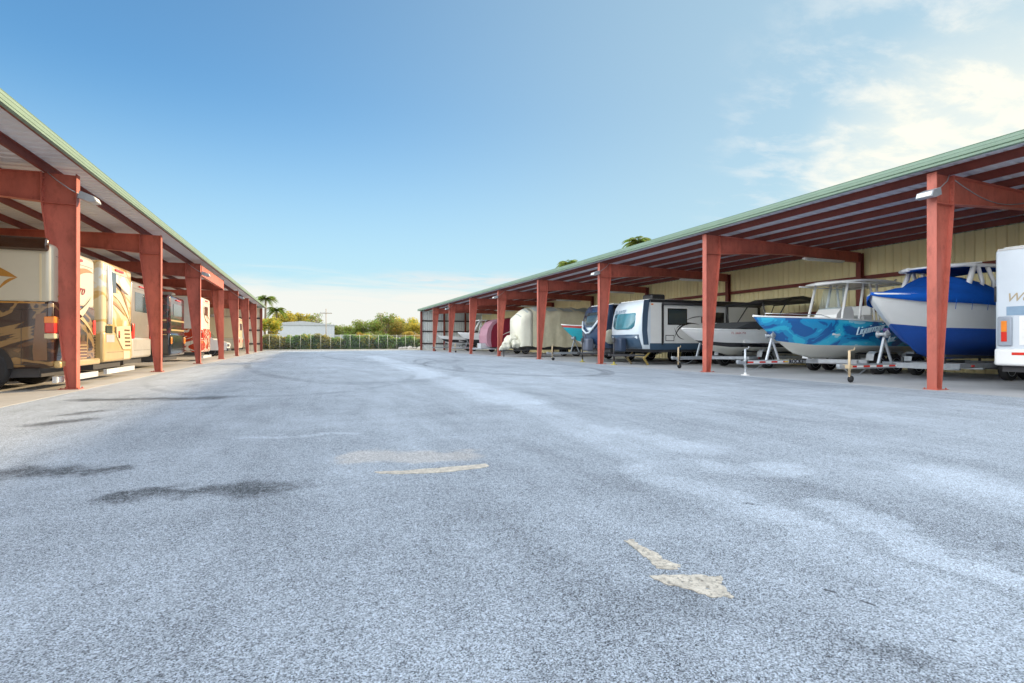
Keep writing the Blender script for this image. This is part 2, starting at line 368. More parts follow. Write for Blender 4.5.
# bare patches where the surfacing has peeled
PATCH = mat('peeled_patch', (.62, .57, .48), .9, var=.35, scale=14, dirt=.45, bump=.4, bscale=60)
# (the film is broken through to the stone)
def _holes():
    nt = PATCH.node_tree; N = nt.nodes; L = nt.links; b = N['Principled BSDF']
    nz = N.new('ShaderNodeTexNoise'); tc = N.new('ShaderNodeTexCoord'); L.new(tc.outputs['Object'], nz.inputs[0]); nz.inputs['Scale'].default_value = 45; nz.inputs['Detail'].default_value = 5; nz.inputs['Roughness'].default_value = .75
    m = N.new('ShaderNodeMapRange'); L.new(nz.outputs[0], m.inputs[0]); m.inputs[1].default_value = .40; m.inputs[2].default_value = .46; L.new(m.outputs[0], b.inputs['Alpha'])
_holes()
def patch(pts, name='worn_patch'):
    W = [g2(*p) for p in pts]; out = []
    rnd = random.Random(len(pts)*3+int(pts[0][0]))
    for a, b in zip(W, W[1:]+W[:1]):
        for k in range(5):
            p = a.lerp(b, k/5); out.append((p.x+rnd.uniform(-.009, .009), p.y+rnd.uniform(-.012, .012)))
    return struct(MB().prism(out, 'z', .0005, .004).build(name, PATCH))
patch([(623, 541), (634, 540), (640, 546), (655, 552), (664, 560), (680, 565), (678, 570), (658, 569), (650, 561), (640, 553)])
patch([(650, 577), (672, 575), (700, 576), (722, 577), (720, 584), (727, 590), (732, 598), (712, 597), (690, 590), (668, 585)])
patch([(374, 472), (402, 471), (440, 468), (487, 464), (489, 467), (445, 472.5), (410, 474), (380, 474)])

# ------------------------------------------------------------------ the two open storage shelters
def ribbed(length, start, along, sweep, out, pitch=.3, rise=.03):
    """profiled sheet: runs `length` from start along `along`, swept by vector `sweep`, ribs standing towards `out`"""
    start, along, sweep, out = Vector(start), Vector(along), Vector(sweep), Vector(out)
    prof = []; t = 0
    while t < length-.001:
        for a, h in ((0, 0), (pitch*.62, 0), (pitch*.70, rise), (pitch*.90, rise)):
            if t+a < length: prof.append((t+a, h))
        t += pitch
    prof.append((length, 0)); m = MB()
    A = [m.b.verts.new(start+along*p[0]+out*p[1]) for p in prof]; B = [m.b.verts.new(start+along*p[0]+out*p[1]+sweep) for p in prof]
    for i in range(len(prof)-1): m._f([A[i], A[i+1], B[i+1], B[i]])
    return m
def solid(o, t=.003):
    md = o.modifiers.new('thickness', 'SOLIDIFY'); md.thickness = t; return o
STRIP = mat('strip_light_white', (.8, .8, .78), .4)
GIRTD = mat('dark_girt_steel', (.055, .045, .045), .6, var=.2)
def shelter(side, label, wallm, endm, Xf, Xb):
    """side +1 = right of the lane, -1 = left. Xf front line, Xb back line (distances from the camera's lane line)"""
    root = thing('storage_shelter', label, 'shelter', (side*Xf, S0, 0))
    depth = Xb-Xf
    X = lambda d: side*d                       # local x grows away from the lane
    Y0 = -3*BAY; Y1 = 8*BAY
    ztop = lambda d: 4.94-.022*d               # top of rafters
    ks = range(-3, 8)
    for k in ks:
        y = k*BAY
        m = MB()
        # front flange, web, inner flange, knee plate, base plate
        m.box(X(0), X(.016), y-.10, y+.10, .016, 4.94)
        m.prism([(X(.016), .016), (X(.175), .016), (X(.64), 4.25), (X(.64), 4.93), (X(.016), 4.93)], 'y', y-.006, y+.006)
        m.prism([(X(.175), .016), (X(.191), .016), (X(.656), 4.25), (X(.640), 4.25)], 'y', y-.10, y+.10)
        m.box(X(.64), X(.66), y-.10, y+.10, 4.25, 4.935)
        m.box(X(.016), X(.64), y-.098, y+.098, 4.24, 4.256)
        m.box(X(-.06), X(.33), y-.16, y+.16, .004, .016)
        for z in (4.35, 4.5, 4.65, 4.8):
            for yy in (-.06, .06): m.box(X(.60), X(.642), y+yy-.012, y+yy+.012, z-.012, z+.012)
        for xx in (-.03, .28):
            for yy in (-.13, .13): m.box(X(xx-.012), X(xx+.012), y+yy-.012, y+yy+.012, .016, .045)
        m.build('column', RED, root)
        m = MB()
        bot = lambda d: ztop(d)-max(.38, .70-.085*d)
        ds = [.662, 2, 4, 6, depth-.30]
        m.prism([(X(d), ztop(d)-.002) for d in ds]+[(X(d), bot(d)) for d in reversed(ds)], 'y', y-.006, y+.006)
        m.prism([(X(d), ztop(d)) for d in ds]+[(X(d), ztop(d)-.014) for d in reversed(ds)], 'y', y-.10, y+.10)
        m.prism([(X(d), bot(d)) for d in ds]+[(X(d), bot(d)-.014) for d in reversed(ds)], 'y', y-.10, y+.10)
        m.prism([(X(.72), 4.84), (X(.78), 4.84), (X(2.3), ztop(2.3)-.50), (X(2.24), ztop(2.3)-.50)], 'y', y+.04, y+.05)
        m.build('rafter', RED, root)
        m = MB(); m.box(X(depth-.30), X(depth-.285), y-.1, y+.1, .004, ztop(depth)); m.box(X(depth-.285), X(depth-.125), y-.006, y+.006, .004, ztop(depth)-.005); m.box(X(depth-.125), X(depth-.11), y-.1, y+.1, .004, ztop(depth))
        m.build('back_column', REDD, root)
        d0 = 4.9 if depth < 9 else 5.5
        f = bx('strip_light', STRIP, root, X(d0), X(d0+2.2), y-.07, y+.07, bot(d0+1)-.10, bot(d0+1)-.035)
        MB().tube([(X(d0+.05), y, bot(d0+1)-.118), (X(d0+2.15), y, bot(d0+1)-.118)], .018, 8).build('light_tube', STRIP, f)
    dd = [.03, .58]+[.58+1.12*i for i in range(1, 40) if .58+1.12*i < depth-.2]
    for i, d in enumerate(dd):
        z0 = ztop(d)+.002; e_ = .015; m = MB()
        y0, y1 = Y0-.4, Y1+.05
        if i == 0:
            m.prism([(X(-.262), 4.985), (X(-.20), 4.985), (X(-.20), 4.993), (X(-.254), 4.993), (X(-.254), 5.06), (X(-.262), 5.06)], 'y', y0, y1).build('eave_angle', REDD, root); continue
        m.prism([(X(d), z0+e_), (X(d+.06), z0+e_), (X(d+.06), z0+e_+.008), (X(d+.008), z0+e_+.008), (X(d+.008), z0+.187), (X(d-.055), z0+.187), (X(d-.055), z0+.195), (X(d), z0+.195)], 'y', y0, y1)
        for k in range(-3, 8): m.box(X(d+.009), X(d+.017), k*BAY-.07, k*BAY+.07, z0+.001, z0+.14)
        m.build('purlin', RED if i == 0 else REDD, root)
    # roof sheet with its ribs running down the slope
    zf, zb = ztop(-.27)+.20, ztop(depth+.1)+.20
    o = ribbed(Y1-Y0+.6, (X(-.27), Y0-.45, zf), (0, 1, 0), (X(depth+.37), 0, zb-zf), (0, 0, 1), .3, .032).build('roof_sheet', DECK, root); solid(o)
    m = MB()                                   # eave trim: sloping face, bead and lip
    prof = [(X(-.255), zf-.15), (X(-.285), zf-.19), (X(-.35), zf-.175), (X(-.355), zf-.135), (X(-.285), zf-.125), (X(-.285), zf-.10), (X(-.315), zf-.09), (X(-.32), zf-.045), (X(-.318), zf-.038), (X(-.318), zf-.025), (X(-.325), zf-.018), (X(-.325), zf+.03), (X(-.30), zf+.05), (X(-.31), zf+.065), (X(-.20), zf+.075), (X(-.20), zf+.045), (X(-.272), zf+.04), (X(-.272), zf-.14)]
    m.prism(prof, 'y', Y0-.46, Y1+.17).build('eave_trim', GREEN, root)
    # gable trim
    MB().prism([(X(-.27), zf-.16), (X(-.27), zf+.06), (X(depth+.1), zb+.06), (X(depth+.1), zb-.16)], 'y', Y1+.175, Y1+.195).build('gable_trim', GREEN, root)
    o = ribbed(Y1-Y0+.4, (X(depth), Y0-.4, .005), (0, 1, 0), (0, 0, ztop(depth)+.175), (X(-1), 0, 0), .3, .045).build('back_wall', wallm, root); solid(o)
    o = ribbed(depth-.02, (X(.02), Y1+.10, .03), (X(1), 0, 0), (0, 0, ztop(depth/2)+.12), (0, -1, 0), .3, .03).build('end_wall', endm, root); solid(o)
    bx('closure_strip', GREEN, root, X(depth+.008), X(depth+.03), Y0-.4, Y1+.1, ztop(depth)-.2, ztop(depth)+.30)  # strip added behind the wall to block light leaking under the roof ribs
    bx('wall_base', CONC, root, X(depth+.008), X(depth+.12), Y0-.4, Y1+.1, -.02, .12)
    for z in (.75, 2.30, 3.66):
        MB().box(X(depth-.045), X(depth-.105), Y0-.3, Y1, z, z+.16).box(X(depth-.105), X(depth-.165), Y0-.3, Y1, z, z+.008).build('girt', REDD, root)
        MB().box(X(.1), X(depth-.32), Y1-.01, Y1+.06, z, z+.17).box(X(.1), X(depth-.32), Y1-.06, Y1-.01, z+.162, z+.17).build('girt', GIRTD, root)
    m = MB(); m.box(X(0), X(.25), Y1-.08, Y1+.08, .004, 4.9).build('corner_post', REDD, root)
    for d in (depth*.36, depth*.7): bx('end_column', REDD, root, X(d), X(d+.2), Y1-.24, Y1-.07, .004, ztop(d))
    for k in ((0, 2, 4, 6) if side > 0 else (1, 3, 5)):
        y = k*BAY; zl = 4.42
        m = MB(); pr = [(X(-.10), zl+.12), (X(-.36), zl+.02), (X(-.40), zl-.10), (X(-.28), zl-.12), (X(-.06), zl-.04)]
        m.prism(pr, 'y', y-.24, y+.10); f = m.build('flood_light', GALV, root)
        MB().prism([(X(-.408), zl-.09), (X(-.366), zl+.005), (X(-.372), zl+.01), (X(-.414), zl-.085)], 'y', y-.22, y+.08).build('lens', mat('frosted_lens', (.75, .76, .70), .3), f)
        MB().tube([(X(-.02), y-.05, zl), (X(-.12), y-.06, zl)], .03).build('bracket', STEELD, f)
        MB().tube([(X(-.03), y-.05, zl+.08), (X(.12), y-.10, zl+.16), (X(.36), y-.11, zl+.34), (X(.55), y-.05, 4.93)], .012, 6).build('conduit', GALV, f)
    return root
RS = shelter(1, 'long red steel storage shelter with grey green eave, boats and travel trailers under it', CREAM, PALE, 13.2, 21.5)
LS = shelter(-1, 'long red steel storage shelter with sunlit yellow green eave, motorhomes under it', CREAML, CREAML, 4.97, 17.5)
# header beam that closes one bay of the left shelter
bx('header_beam', RED, LS, .02, -.14, 3*BAY+.12, 4*BAY-.12, 4.36, 4.86)
bx('box_post', RED, LS, .04, -.26, 4*BAY-.14, 4*BAY-.11, .016, 4.3)
def cable(pts, m, r=.008):
    return MB().tube(pts, r, 5).build('cable', m, RS)
cable([(.8+i*.25, -.02, 4.86-.25*math.sin(i/12*PI)-.02*i) for i in range(13)], GALV, .012)

# ------------------------------------------------------------------ wheels, trailers, hulls
def wheel(parent, x, y, r=.34, w_=.22, rimm=None, name='wheel'):
    k = w_/2
    t = MB().lathe([(r*.62, y-k*.8), (r*.93, y-k), (r, y-k*.7), (r, y+k*.7), (r*.93, y+k), (r*.62, y+k*.8)], (x, 0, r+.004), 'y', 24).build(name, RUB, parent)
    m = MB().lathe([(.02, y-k*.55), (r*.30, y-k*.60), (r*.60, y-k*.35), (r*.64, y-k*.86), (r*.60, y-k*.88), (r*.60, y+k*.88), (r*.64, y+k*.86), (r*.60, y+k*.35), (r*.30, y+k*.6), (.02, y+k*.55)], (x, 0, r+.004), 'y', 24)
    for q in range(6):
        a = q*PI/3
        for s_ in (-1, 1): m.box(x+math.cos(a)*r*.17-.015, x+math.cos(a)*r*.17+.015, y+s_*k*.60, y+s_*k*.70, r+math.sin(a)*r*.17-.015, r+math.sin(a)*r*.17+.015)
    m.build('rim', rimm or GALV, t)
    return t
def fender(parent, x0, x1, y, z=.76, w_=.26, m=None):
    n = 8; pts = [(x0, z-.30), (x0+.05, z-.08), (x0+.18, z), (x1-.18, z), (x1-.05, z-.08), (x1, z-.30)]
    inner = [(x1-.012, z-.30), (x1-.06, z-.09), (x1-.19, z-.012), (x0+.19, z-.012), (x0+.06, z-.09), (x0+.012, z-.30)]
    return MB().prism(pts+inner, 'y', y-w_/2, y+w_/2).build('fender', m or GALV, parent)
def tape(parent, x0, x1, y, z, face):
    """red and white reflective tape along a rail"""
    x = x0; i = 0
    while x < x1-.05:
        e = min(x+.26, x1)
        bx('reflector', LRED if i % 2 == 0 else STRIP, parent, x, e-.004, y, y+face*.004, z-.024, z+.024); x = e; i += 1
def boat_trailer(loc, L, label, rail_m=None, wheels=(4.2, 5.05), tp=True, jack='wheel', word=None, B=1.05, post=1.15, tongue=1.9, keelz=.52, jy=0., jackx=.12, jh=.62):
    """coupler at x=0, trailer runs to +x"""
    rm = rail_m or ALU
    t = thing('boat_trailer', label, 'boat trailer', loc)
    m = MB()
    z0, z1 = .36, .49
    m.box(.1, tongue, -.05, .05, z0, z1)
    for s_ in (-1, 1):
        m.prism([(tongue-.05, s_*.0), (tongue-.05, s_*.05), (tongue+1.0, s_*(B-.02)), (L, s_*(B-.02)), (L, s_*(B-.10)), (tongue+1.02, s_*(B-.10))], 'z', z0+.003, z1-.003)
    for x in (tongue+1.1, wheels[0]-.7, L-.3): m.box(x, x+.09, -B+.1, B-.1, z0-.05, z1-.02)
    f = m.build('frame', rm, t)
    MB().box(-.22, .12, -.045, .045, .37, .47, .015).box(-.24, -.08, -.05, .05, .40, .50, .02).build('coupler', GALV, t)
    m = MB()
    for s_ in (-1, 1): m.prism([(tongue+1.2, keelz+.22), (L-.1, keelz+.10), (L-.1, keelz+.02), (tongue+1.2, keelz+.14)], 'y', s_*.52-.06, s_*.52+.06)
    for x in (tongue+1.15, L-.30):
        for s_ in (-1, 1): m.box(x, x+.05, s_*.55-.03, s_*.55+.03, z1-.04, keelz+.12)
    m.build('bunk', mat('bunk_carpet', (.05, .055, .06), .95), t)
    # winch post
    px = post
    m = MB(); m.prism([(px, z1), (px+.06, z1), (px+.32, 1.30), (px+.27, 1.30)], 'y', -.03, .03); m.prism([(px+.55, z1), (px+.60, z1), (px+.31, 1.15), (px+.27, 1.12)], 'y', -.025, .025)
    p = m.build('winch_post', rm, t)
    MB().lathe([(.01, -.13), (.10, -.13), (.10, -.11), (.05, -.10), (.05, .10), (.10, .11), (.10, .13), (.01, .13)], (px+.20, 0, 1.30), 'y', 14).tube([(px+.2, -.13, 1.30), (px+.2, -.22, 1.30), (px+.06, -.22, 1.42)], .012, 6).build('winch', GALV, p)
    MB().lathe([(.02, -.07), (.07, -.06), (.05, 0), (.07, .06), (.02, .07)], (px+.36, 0, 1.42), 'y', 12).build('bow_roller', mat('roller_rubber', (.05, .03, .12), .6), p)
    # jack
    m = MB(); jx = jackx
    m.tube([(jx, jy, .20), (jx, jy, .86)], .032, 10); m.tube([(jx, jy, .86), (jx, jy-.14, .88), (jx, jy-.14, .94)], .012, 6)
    m.box(jx-.06, jx+.06, jy-.05, .05, .38, .48)
    m.tube([(jx, jy, .08), (jx, jy, .22)], .022, 8)
    if jack == 'wheel':
        j = m.build('jack', mat('faded_jack', (.62, .48, .30), .6), t)
        MB().lathe([(.02, -.03), (.085, -.03), (.095, 0), (.085, .03), (.02, .03)], (jx+.05, jy, .10), 'y', 16).build('jack_wheel', RUB, j)
        bx('fork', STEELD, j, jx-.01, jx+.06, jy-.045, jy-.035, .08, .16)
    else:
        j = m.build('jack', ALU, t); MB().lathe([(.01, .0), (.13, .0), (.13, .02), (.04, .035), (.04, .09), (.01, .09)], (jx, jy, .004), 'z', 16).build('foot', STRIP, j)
    for x in wheels:
        for s_ in (-1, 1): wheel(t, x, s_*(B+.14), .33, .20)
    for s_ in (-1, 1): fender(t, wheels[0]-.45, wheels[-1]+.45, s_*(B+.15), .77, .25, rm)
    bx('axle', STEELD, t, wheels[0]-.04, wheels[0]+.04, -B, B, .30, .355)
    if tp:
        tape(t, .18, tongue+.1-.12, -.051, .425, -1)
    # side marker lamps and guide posts
    for s_ in (-1, 1):
        tb('guide_post', STRIP, t, [(L-.25, s_*(B+.02), .42), (L-.25, s_*(B+.32), .44), (L-.25, s_*(B+.32), 1.55)], .025)
        bx('marker_lamp', LRED, t, tongue+1.5, tongue+1.62, s_*(B-.02), s_*(B), .40, .45)
    MB().tube([(.0, -.03, .36), (.2, -.04, .22), (.5, -.04, .20), (.8, -.04, .34)], .012, 6).build('safety_chain', GALV, t)
    return t
def hull_rings(L, B, zk, zs_bow, zs_aft, rake, chine=.42, n=22, flare=1.):
    """stations of a V hull; bow tip at x=0, stern at L; returns rings of points running sheer(-y) .. keel .. sheer(+y)"""
    vs = [0, .10, .22, .36, .40, .55, .70, .78, .90, 1.0]
    def yv(v): return (.80*(v/.36)**.9 if v <= .36 else .80+.20*((v-.36)/.64)**.7)
    def zv(v): return (v/.36)**1.15*.30 if v <= .36 else .30+.70*(v-.36)/.64
    rings = []
    for i in range(n+1):
        t = (i/n)**1.35
        sh = zs_bow+(zs_aft-zs_bow)*min(1, t*1.15)**.8
        row = []
        for v in vs:
            x0 = rake*(1-zv(v))**1.25
            x = x0+(L-x0)*t
            wv = 1-(1-min(1, t/(.62-.12*v)))**(2.0+.6*v)
            wv *= 1-.06*max(0, (t-.6)/.4)
            y = B/2*yv(v)*wv
            kz = zk+max(0, .16-t)*1.1
            row.append((x, y, kz+(sh-kz)*zv(v)))
        rings.append([(p[0], -p[1], p[2]) for p in reversed(row)]+[row[k] for k in range(1, len(row))])
    return rings, vs
def hull(parent, L, B, zk, zsb, zsa, rake, mats, band, n=22, gun=None, deckm=None, well=True):
    """band: material index for each v interval, keel upwards (9 values)"""
    rings, vs = hull_rings(L, B, zk, zsb, zsa, rake, n=n)
    seq = list(reversed(band))+list(band)
    h = MB().loft(rings, closed=False, caps=False, mats=seq)
    # transom
    h.mi = 0; V = [h.b.verts.new(p) for p in rings[-1]]; h._f(V)
    o = h.build('hull', mats, parent)
    solid(o, .035)
    # deck: strip from the sheer inboard, then a well
    d = MB(); A = []
    for r in rings:
        a, b = Vector(r[0]), Vector(r[-1]); wd = (b-a).length; k = min(.20, wd*.45)/max(wd, 1e-4)
        A.append((a+Vector((0, 0, .004)), a.lerp(b, k)+Vector((.0, 0, .03)), a.lerp(b, .5)+Vector((0, 0, .05)), b.lerp(a, k)+Vector((0, 0, .03)), b+Vector((0, 0, .004))))
    nd = int(len(A)*.52)
    bow = A[:nd] if well else A
    d.loft([list(x) for x in bow], closed=False, caps=False)
    if well:
        rest = A[nd-1:]
        for i0 in (0, 3): d.loft([[x[i0], x[i0+1]] for x in rest], closed=False, caps=False)
        fl = .55
        d.loft([[x[1], x[1]-Vector((0, 0, fl)), x[3]-Vector((0, 0, fl)), x[3]] for x in rest], closed=False, caps=True, smooth=False)
    o2 = d.build('deck', deckm or WHT, parent); solid(o2, .02)
    g = MB()
    for e in (0, -1): g.tube([Vector(r[e])+Vector((0, 0, 0)) for r in rings], .028, 6)
    g.build('rub_rail', gun or WHT, parent)
    return rings
def cc_boat_top(parent, x0, x1, zdeck, ztop, by, cons=(2.6, 3.7), topm=None, legm=None):
    """centre console, windscreen, leaning seat and hard top on tube legs"""
    topm = topm or WHT; legm = legm or WHT
    cx0, cx1 = cons
    m = MB(); m.prism([(cx0, zdeck), (cx0+.12, zdeck+.75), (cx0+.35, zdeck+.98), (cx1-.1, zdeck+1.05), (cx1, zdeck+.85), (cx1, zdeck)], 'y', -.42, .42)
    c = m.build('console', WHT, parent)
    m = MB(); m.prism([(cx0+.30, zdeck+.96), (cx0+.33, zdeck+.96), (cx0+.58, ztop-.22), (cx0+.55, ztop-.22)], 'y', -.40, .40); m.build('windscreen', SCREEN, c)
    m = MB(); m.box(cx0-.45, cx0-.03, -.33, .33, zdeck, zdeck+.42, .04, 2).build('console_seat', WHT, c)
    s_ = MB(); s_.box(cx1+.45, cx1+.95, -.45, .45, zdeck, zdeck+.75, .04, 2).box(cx1+.85, cx1+.97, -.43, .43, zdeck+.75, zdeck+1.1, .03, 2); s_.build('leaning_seat', WHT, parent)
    # hard top, gently crowned with rounded plan
    n = 12; rings = []
    for i in range(n+1):
        t = i/n; x = x0+(x1-x0)*t; half = by*(min(1, (math.sin(min(t*2.6, 1)*PI/2))**.6+.02))*(1-.06*max(0, t-.8)/.2)
        dz = .09*math.sin(PI*t)**.7-.05*(1-t)**3
        ring = []
        for k in range(9):
            u = -1+k/4; ring.append((x, half*u, ztop+dz-.05*u*u))
        ring += [(x, half*u*.97, ztop+dz-.05*u*u-.06) for u in [1-k/4 for k in range(9)]]
        rings.append(ring)
    MB().loft(rings).build('hard_top', topm, parent)
    for s_ in (-1, 1):
        y = s_*.62*by/1.0
        tb('top_leg', legm, parent, [(cx0-.05, y*1.05, zdeck+.05), (cx0+.12, y, zdeck+.8), (cx0+.42, y*.95, ztop-.02)], .045, 8)
        tb('top_leg', legm, parent, [(cx1-.15, y*1.05, zdeck+.05), (cx1+.02, y, zdeck+.9), (cx1+.25, y*.95, ztop-.02)], .045, 8)
        tb('top_leg', legm, parent, [(cx1+.75, y*1.05, zdeck+.05), (cx1+.72, y, zdeck+.9), (cx1+.55, y*.95, ztop-.02)], .038, 8)
        tb('top_leg', legm, parent, [(cx1+.95, y*1.05, zdeck+.05), (cx1+.94, y, zdeck+.9), (cx1+.90, y*.95, ztop-.02)], .038, 8)
        tb('rail', legm, parent, [(cx0+.42, y*1.3, ztop-.06), (x0+.5, y*1.25, ztop-.05)], .02, 6)
    MB().tube([(x0+.2, -by*.8, ztop-.10), (x0+1.0, -by*.9, ztop-.10), (x1-.2, -by*.9, ztop-.10), (x1-.2, by*.9, ztop-.10), (x0+1.0, by*.9, ztop-.10), (x0+.2, by*.8, ztop-.10)], .025, 6).build('top_frame', legm, parent)
    m = MB()
    for i in range(4): m.tube([(x1-.05, -.55+i*.36, ztop-.02), (x1+.22, -.55+i*.36, ztop+.14)], .03, 8)
    m.build('rod_holder', ALU, parent)
def outboard(parent, x, y, z, m):
    o = MB().box(x+.10, x+.62, y-.22, y+.22, z+.20, z+.85, .10, 3).build('outboard_motor', m, parent)
    MB().prism([(x+.18, z+.22), (x+.50, z+.22), (x+.42, z-.55), (x+.55, z-.75), (x+.18, z-.75)], 'y', y-.05, y+.05).build('drive_leg', m, o)
    MB().lathe([(.01, x+.60), (.16, x+.60), (.16, x+.64), (.01, x+.64)], (0, y, z-.65), 'x', 12).build('propeller', STEELD, o)
    bx('clamp_bracket', STEELD, o, x-.04, x+.16, y-.14, y+.14, z-.1, z+.28)
def bow_rail(parent, rings, i0, i1, h=.24):
    for e in (0, -1):
        pts = [Vector(r[e])*1.0+Vector((0, 0, h)) for r in rings[i0:i1]]
        pts = [Vector(rings[i0][e])+Vector((0, 0, .02))]+pts+[Vector(rings[i1][e])+Vector((0, 0, .02))]
        MB().tube(pts, .014, 6).build('bow_rail', CHR, parent)

# boat under the blue canvas, first bay on the right
S2 = 9.75
boat_trailer((13.35, S2, 0), 7.4, 'silver boat trailer with a pale orange wheeled jack under the blue covered boat', GALV, (5.0, 5.9), tp=True, jack='wheel', post=1.35, tongue=2.1, jy=-.12, jackx=.05)
b = thing('power_boat', 'large white and blue boat under a bright blue canvas cover, beside the white camper', 'boat', (14.45, S2, 0))
r = hull(b, 6.75, 2.6, .58, 2.42, 2.20, 1.9, [WHT, BLUEB], [1, 1, 1, 1, 1, 0, 0, 0, 0], gun=WHT, deckm=WHT, well=True)
# canvas: follows the sheer, rises over the console
def cover(parent, rings, hts, m, drop=.16, name='canvas_cover', out=.035):
    n = len(rings); R_ = []
    for i, rg in enumerate(rings):
        a, b_ = Vector(rg[0]), Vector(rg[-1]); t = i/(n-1)
        h = 0
        for (t0, h0), (t1, h1) in zip(hts, hts[1:]):
            if t0 <= t <= t1: h = h0+(h1-h0)*((t-t0)/(t1-t0))**1.0
        k_ = min(1, i/5); y = b_.y+out*(.25+.75*k_); dx = -.04 if i == 0 else 0; drp = .05+(drop-.05)*k_; h *= .35+.65*k_
        ring = [(a.x+dx, -y, a.z-drp), (a.x+dx, -y-.004, a.z+.02*k_)]
        for u in (-.80, -.55, -.28, 0, .28, .55, .80):
            ring.append((a.x+dx, y*u, a.z+.03+(h-.03)*(1-abs(u)**2.2)+.022*math.sin(i*1.7+u*5)*k_))
        ring += [(a.x+dx, y+.004, a.z+.02*k_), (a.x+dx, y, a.z-drp)]
        R_.append(ring)
    o = MB().loft(R_, closed=False, caps=False).build(name, m, parent, smooth=True); solid(o, .006)
    return o
cover(b, r, [(0, .10), (.20, .12), (.33, .32), (.46, .42), (.50, .74), (.62, .70), (.72, .42), (1, .14)], BLUEC, .20)
m_ = MB()
for k in range(9): m_.tube([(.6+k*.7, -1.33, 2.22), (.6+k*.7, -1.30, 1.95)], .006, 4)
m_.build('tie_strap', BLUEC, b)
# hard top of this boat with a blue canvas underside
def blue_top(parent):
    x0, x1, z = 2.2, 5.0, 3.27
    n = 10; rings = []
    for i in range(n+1):
        t = i/n; x = x0+(x1-x0)*t; half = .85*min(1, math.sin(min(t*3, 1)*PI/2)**.6+.03); dz = .07*math.sin(PI*t)
        rings.append([(x, half*u, z+dz-.04*u*u) for u in (-1, -.5, 0, .5, 1)]+[(x, half*u*.98, z+dz-.04*u*u-.045) for u in (1, .5, 0, -.5, -1)])
    MB().loft(rings).build('hard_top', BLUEC, parent)
    m = MB()
    for s_ in (-1, 1): m.tube([(x0-.15, s_*.3, z-.05), (x0+.35, s_*.84, z-.03), (x1-.9, s_*.88, z+.02), (x1+.1, s_*.86, z)], .055, 7)
    m.tube([(x0-.15, -.3, z-.05), (x0-.2, 0, z-.05), (x0-.15, .3, z-.05)], .03, 7); m.tube([(x0+1.1, -.87, z+.08), (x0+1.1, 0, z+.13), (x0+1.1, .87, z+.08)], .022, 6)
    m.build('top_frame', WHT, parent)
    for s_ in (-1, 1):
        for (xa, xb, rr) in ((2.75, 3.0, .07), (3.35, 3.15, .055), (3.9, 3.6, .055), (4.5, 4.2, .04)):
            tb('top_leg', WHT, parent, [(xa-.1, s_*.86, 2.55), (xa, s_*.86, 2.8), (xb, s_*.84, z)], rr, 8)
blue_top(b)
outboard(b, 6.6, 0, 2.0, BLACK)

# boat with the printed blue hull
S3 = 12.95
t3 = boat_trailer((13.05, S3, 0), 7.2, 'aluminium trailer with red and white tape and black lettering under the blue patterned boat', ALU, (4.7, 5.5), tp=False, jack='foot', post=1.0, tongue=3.4)
tape(t3, .16, 1.95, -.051, .425, -1)
bx('reflector', mat('yellow_reflector', (.75, .55, .06), .3), t3, 1.78, 1.95, -.057, -.0552, .405, .45)
text('ROCKET', .19, BLACK, t3, (1.99, -.052, .362), (R(90), 0, 0), space=1.10, bold=.009)
tape(t3, 3.42, 4.2, -.051, .425, -1)
b = thing('centre_console_boat', 'white boat with blue patterned hull sides and white hard top', 'boat', (13.50, S3, 0))
r = hull(b, 7.0, 2.45, .52, 1.93, 1.72, 1.75, [OFFW, WRAP], [0, 0, 0, 0, 1, 1, 1, 1, 1], gun=WHT, deckm=WHT)
cc_boat_top(b, 2.85, 5.95, 1.28, 3.18, 1.02, cons=(3.2, 4.15))
bow_rail(b, r, 2, 9, .10)
outboard(b, 6.85, 0, 1.35, WHT)
SCR = mat('pale_script', (.66, .84, .92), .4)
text('Liquimatic', .37, SCR, b, (3.05, -1.27, 1.30), (R(87), R(-8), R(-1)), shear=.7, depth=.02, space=.92, bold=-.006)
text('Inc', .32, SCR, b, (4.6, -1.262, 1.06), (R(87), R(-8), R(-1)), shear=.7, depth=.02, bold=-.005)
for i, (p0, p1) in enumerate((((1.1, 1.62), (2.35, 1.05)), ((1.9, 1.60), (2.9, 1.2)))):
    pass

# white runabout with a black stripe and canopy
S4 = 17.25
boat_trailer((13.9, S4, 0), 6.9, 'grey boat trailer with tall front jack under the white boat with the black stripe', GALV, (3.6,), tp=False, jack='wheel', post=1.0, tongue=1.8, jackx=.1)
b = thing('wakeboard_boat', 'white speedboat with black side stripe and folded black canopy', 'boat', (14.15, S4, 0))
r = hull(b, 6.9, 2.45, .50, 1.62, 1.50, 1.7, [OFFW, GBLK, WHT], [0, 0, 0, 0, 1, 2, 2, 2, 2], gun=WHT)
MB().prism([(1.9, 1.64), (2.8, 1.92), (4.3, 1.98), (4.6, 1.68), (3.4, 1.62)], 'y', -1.0, 1.0).build('cockpit_cover', mat('dark_canvas', (.05, .055, .06), .9, bump=.4, bscale=7), b)
m_ = MB(); ztp = 2.78
m_.prism([(3.2, ztp-.10), (3.35, ztp), (4.3, ztp+.02), (5.0, ztp+.22), (5.6, ztp+.28), (6.1, ztp+.22), (6.3, ztp+.02), (6.15, ztp-.02), (5.9, ztp+.10), (5.4, ztp+.14), (5.0, ztp+.10), (4.4, ztp-.12), (3.4, ztp-.14)], 'y', -1.0, 1.0); m_.build('canopy', BLACK, b)
for s_ in (-1, 1):
    tb('canopy_leg', STEELD, b, [(3.6, s_*1.08, 1.55), (3.3, s_*1.02, ztp-.1)], .025); tb('canopy_leg', STEELD, b, [(3.7, s_*1.08, 1.55), (4.6, s_*1.02, ztp-.05)], .025); tb('canopy_leg', STEELD, b, [(5.6, s_*1.08, 1.55), (6.2, s_*1.02, ztp)], .022)
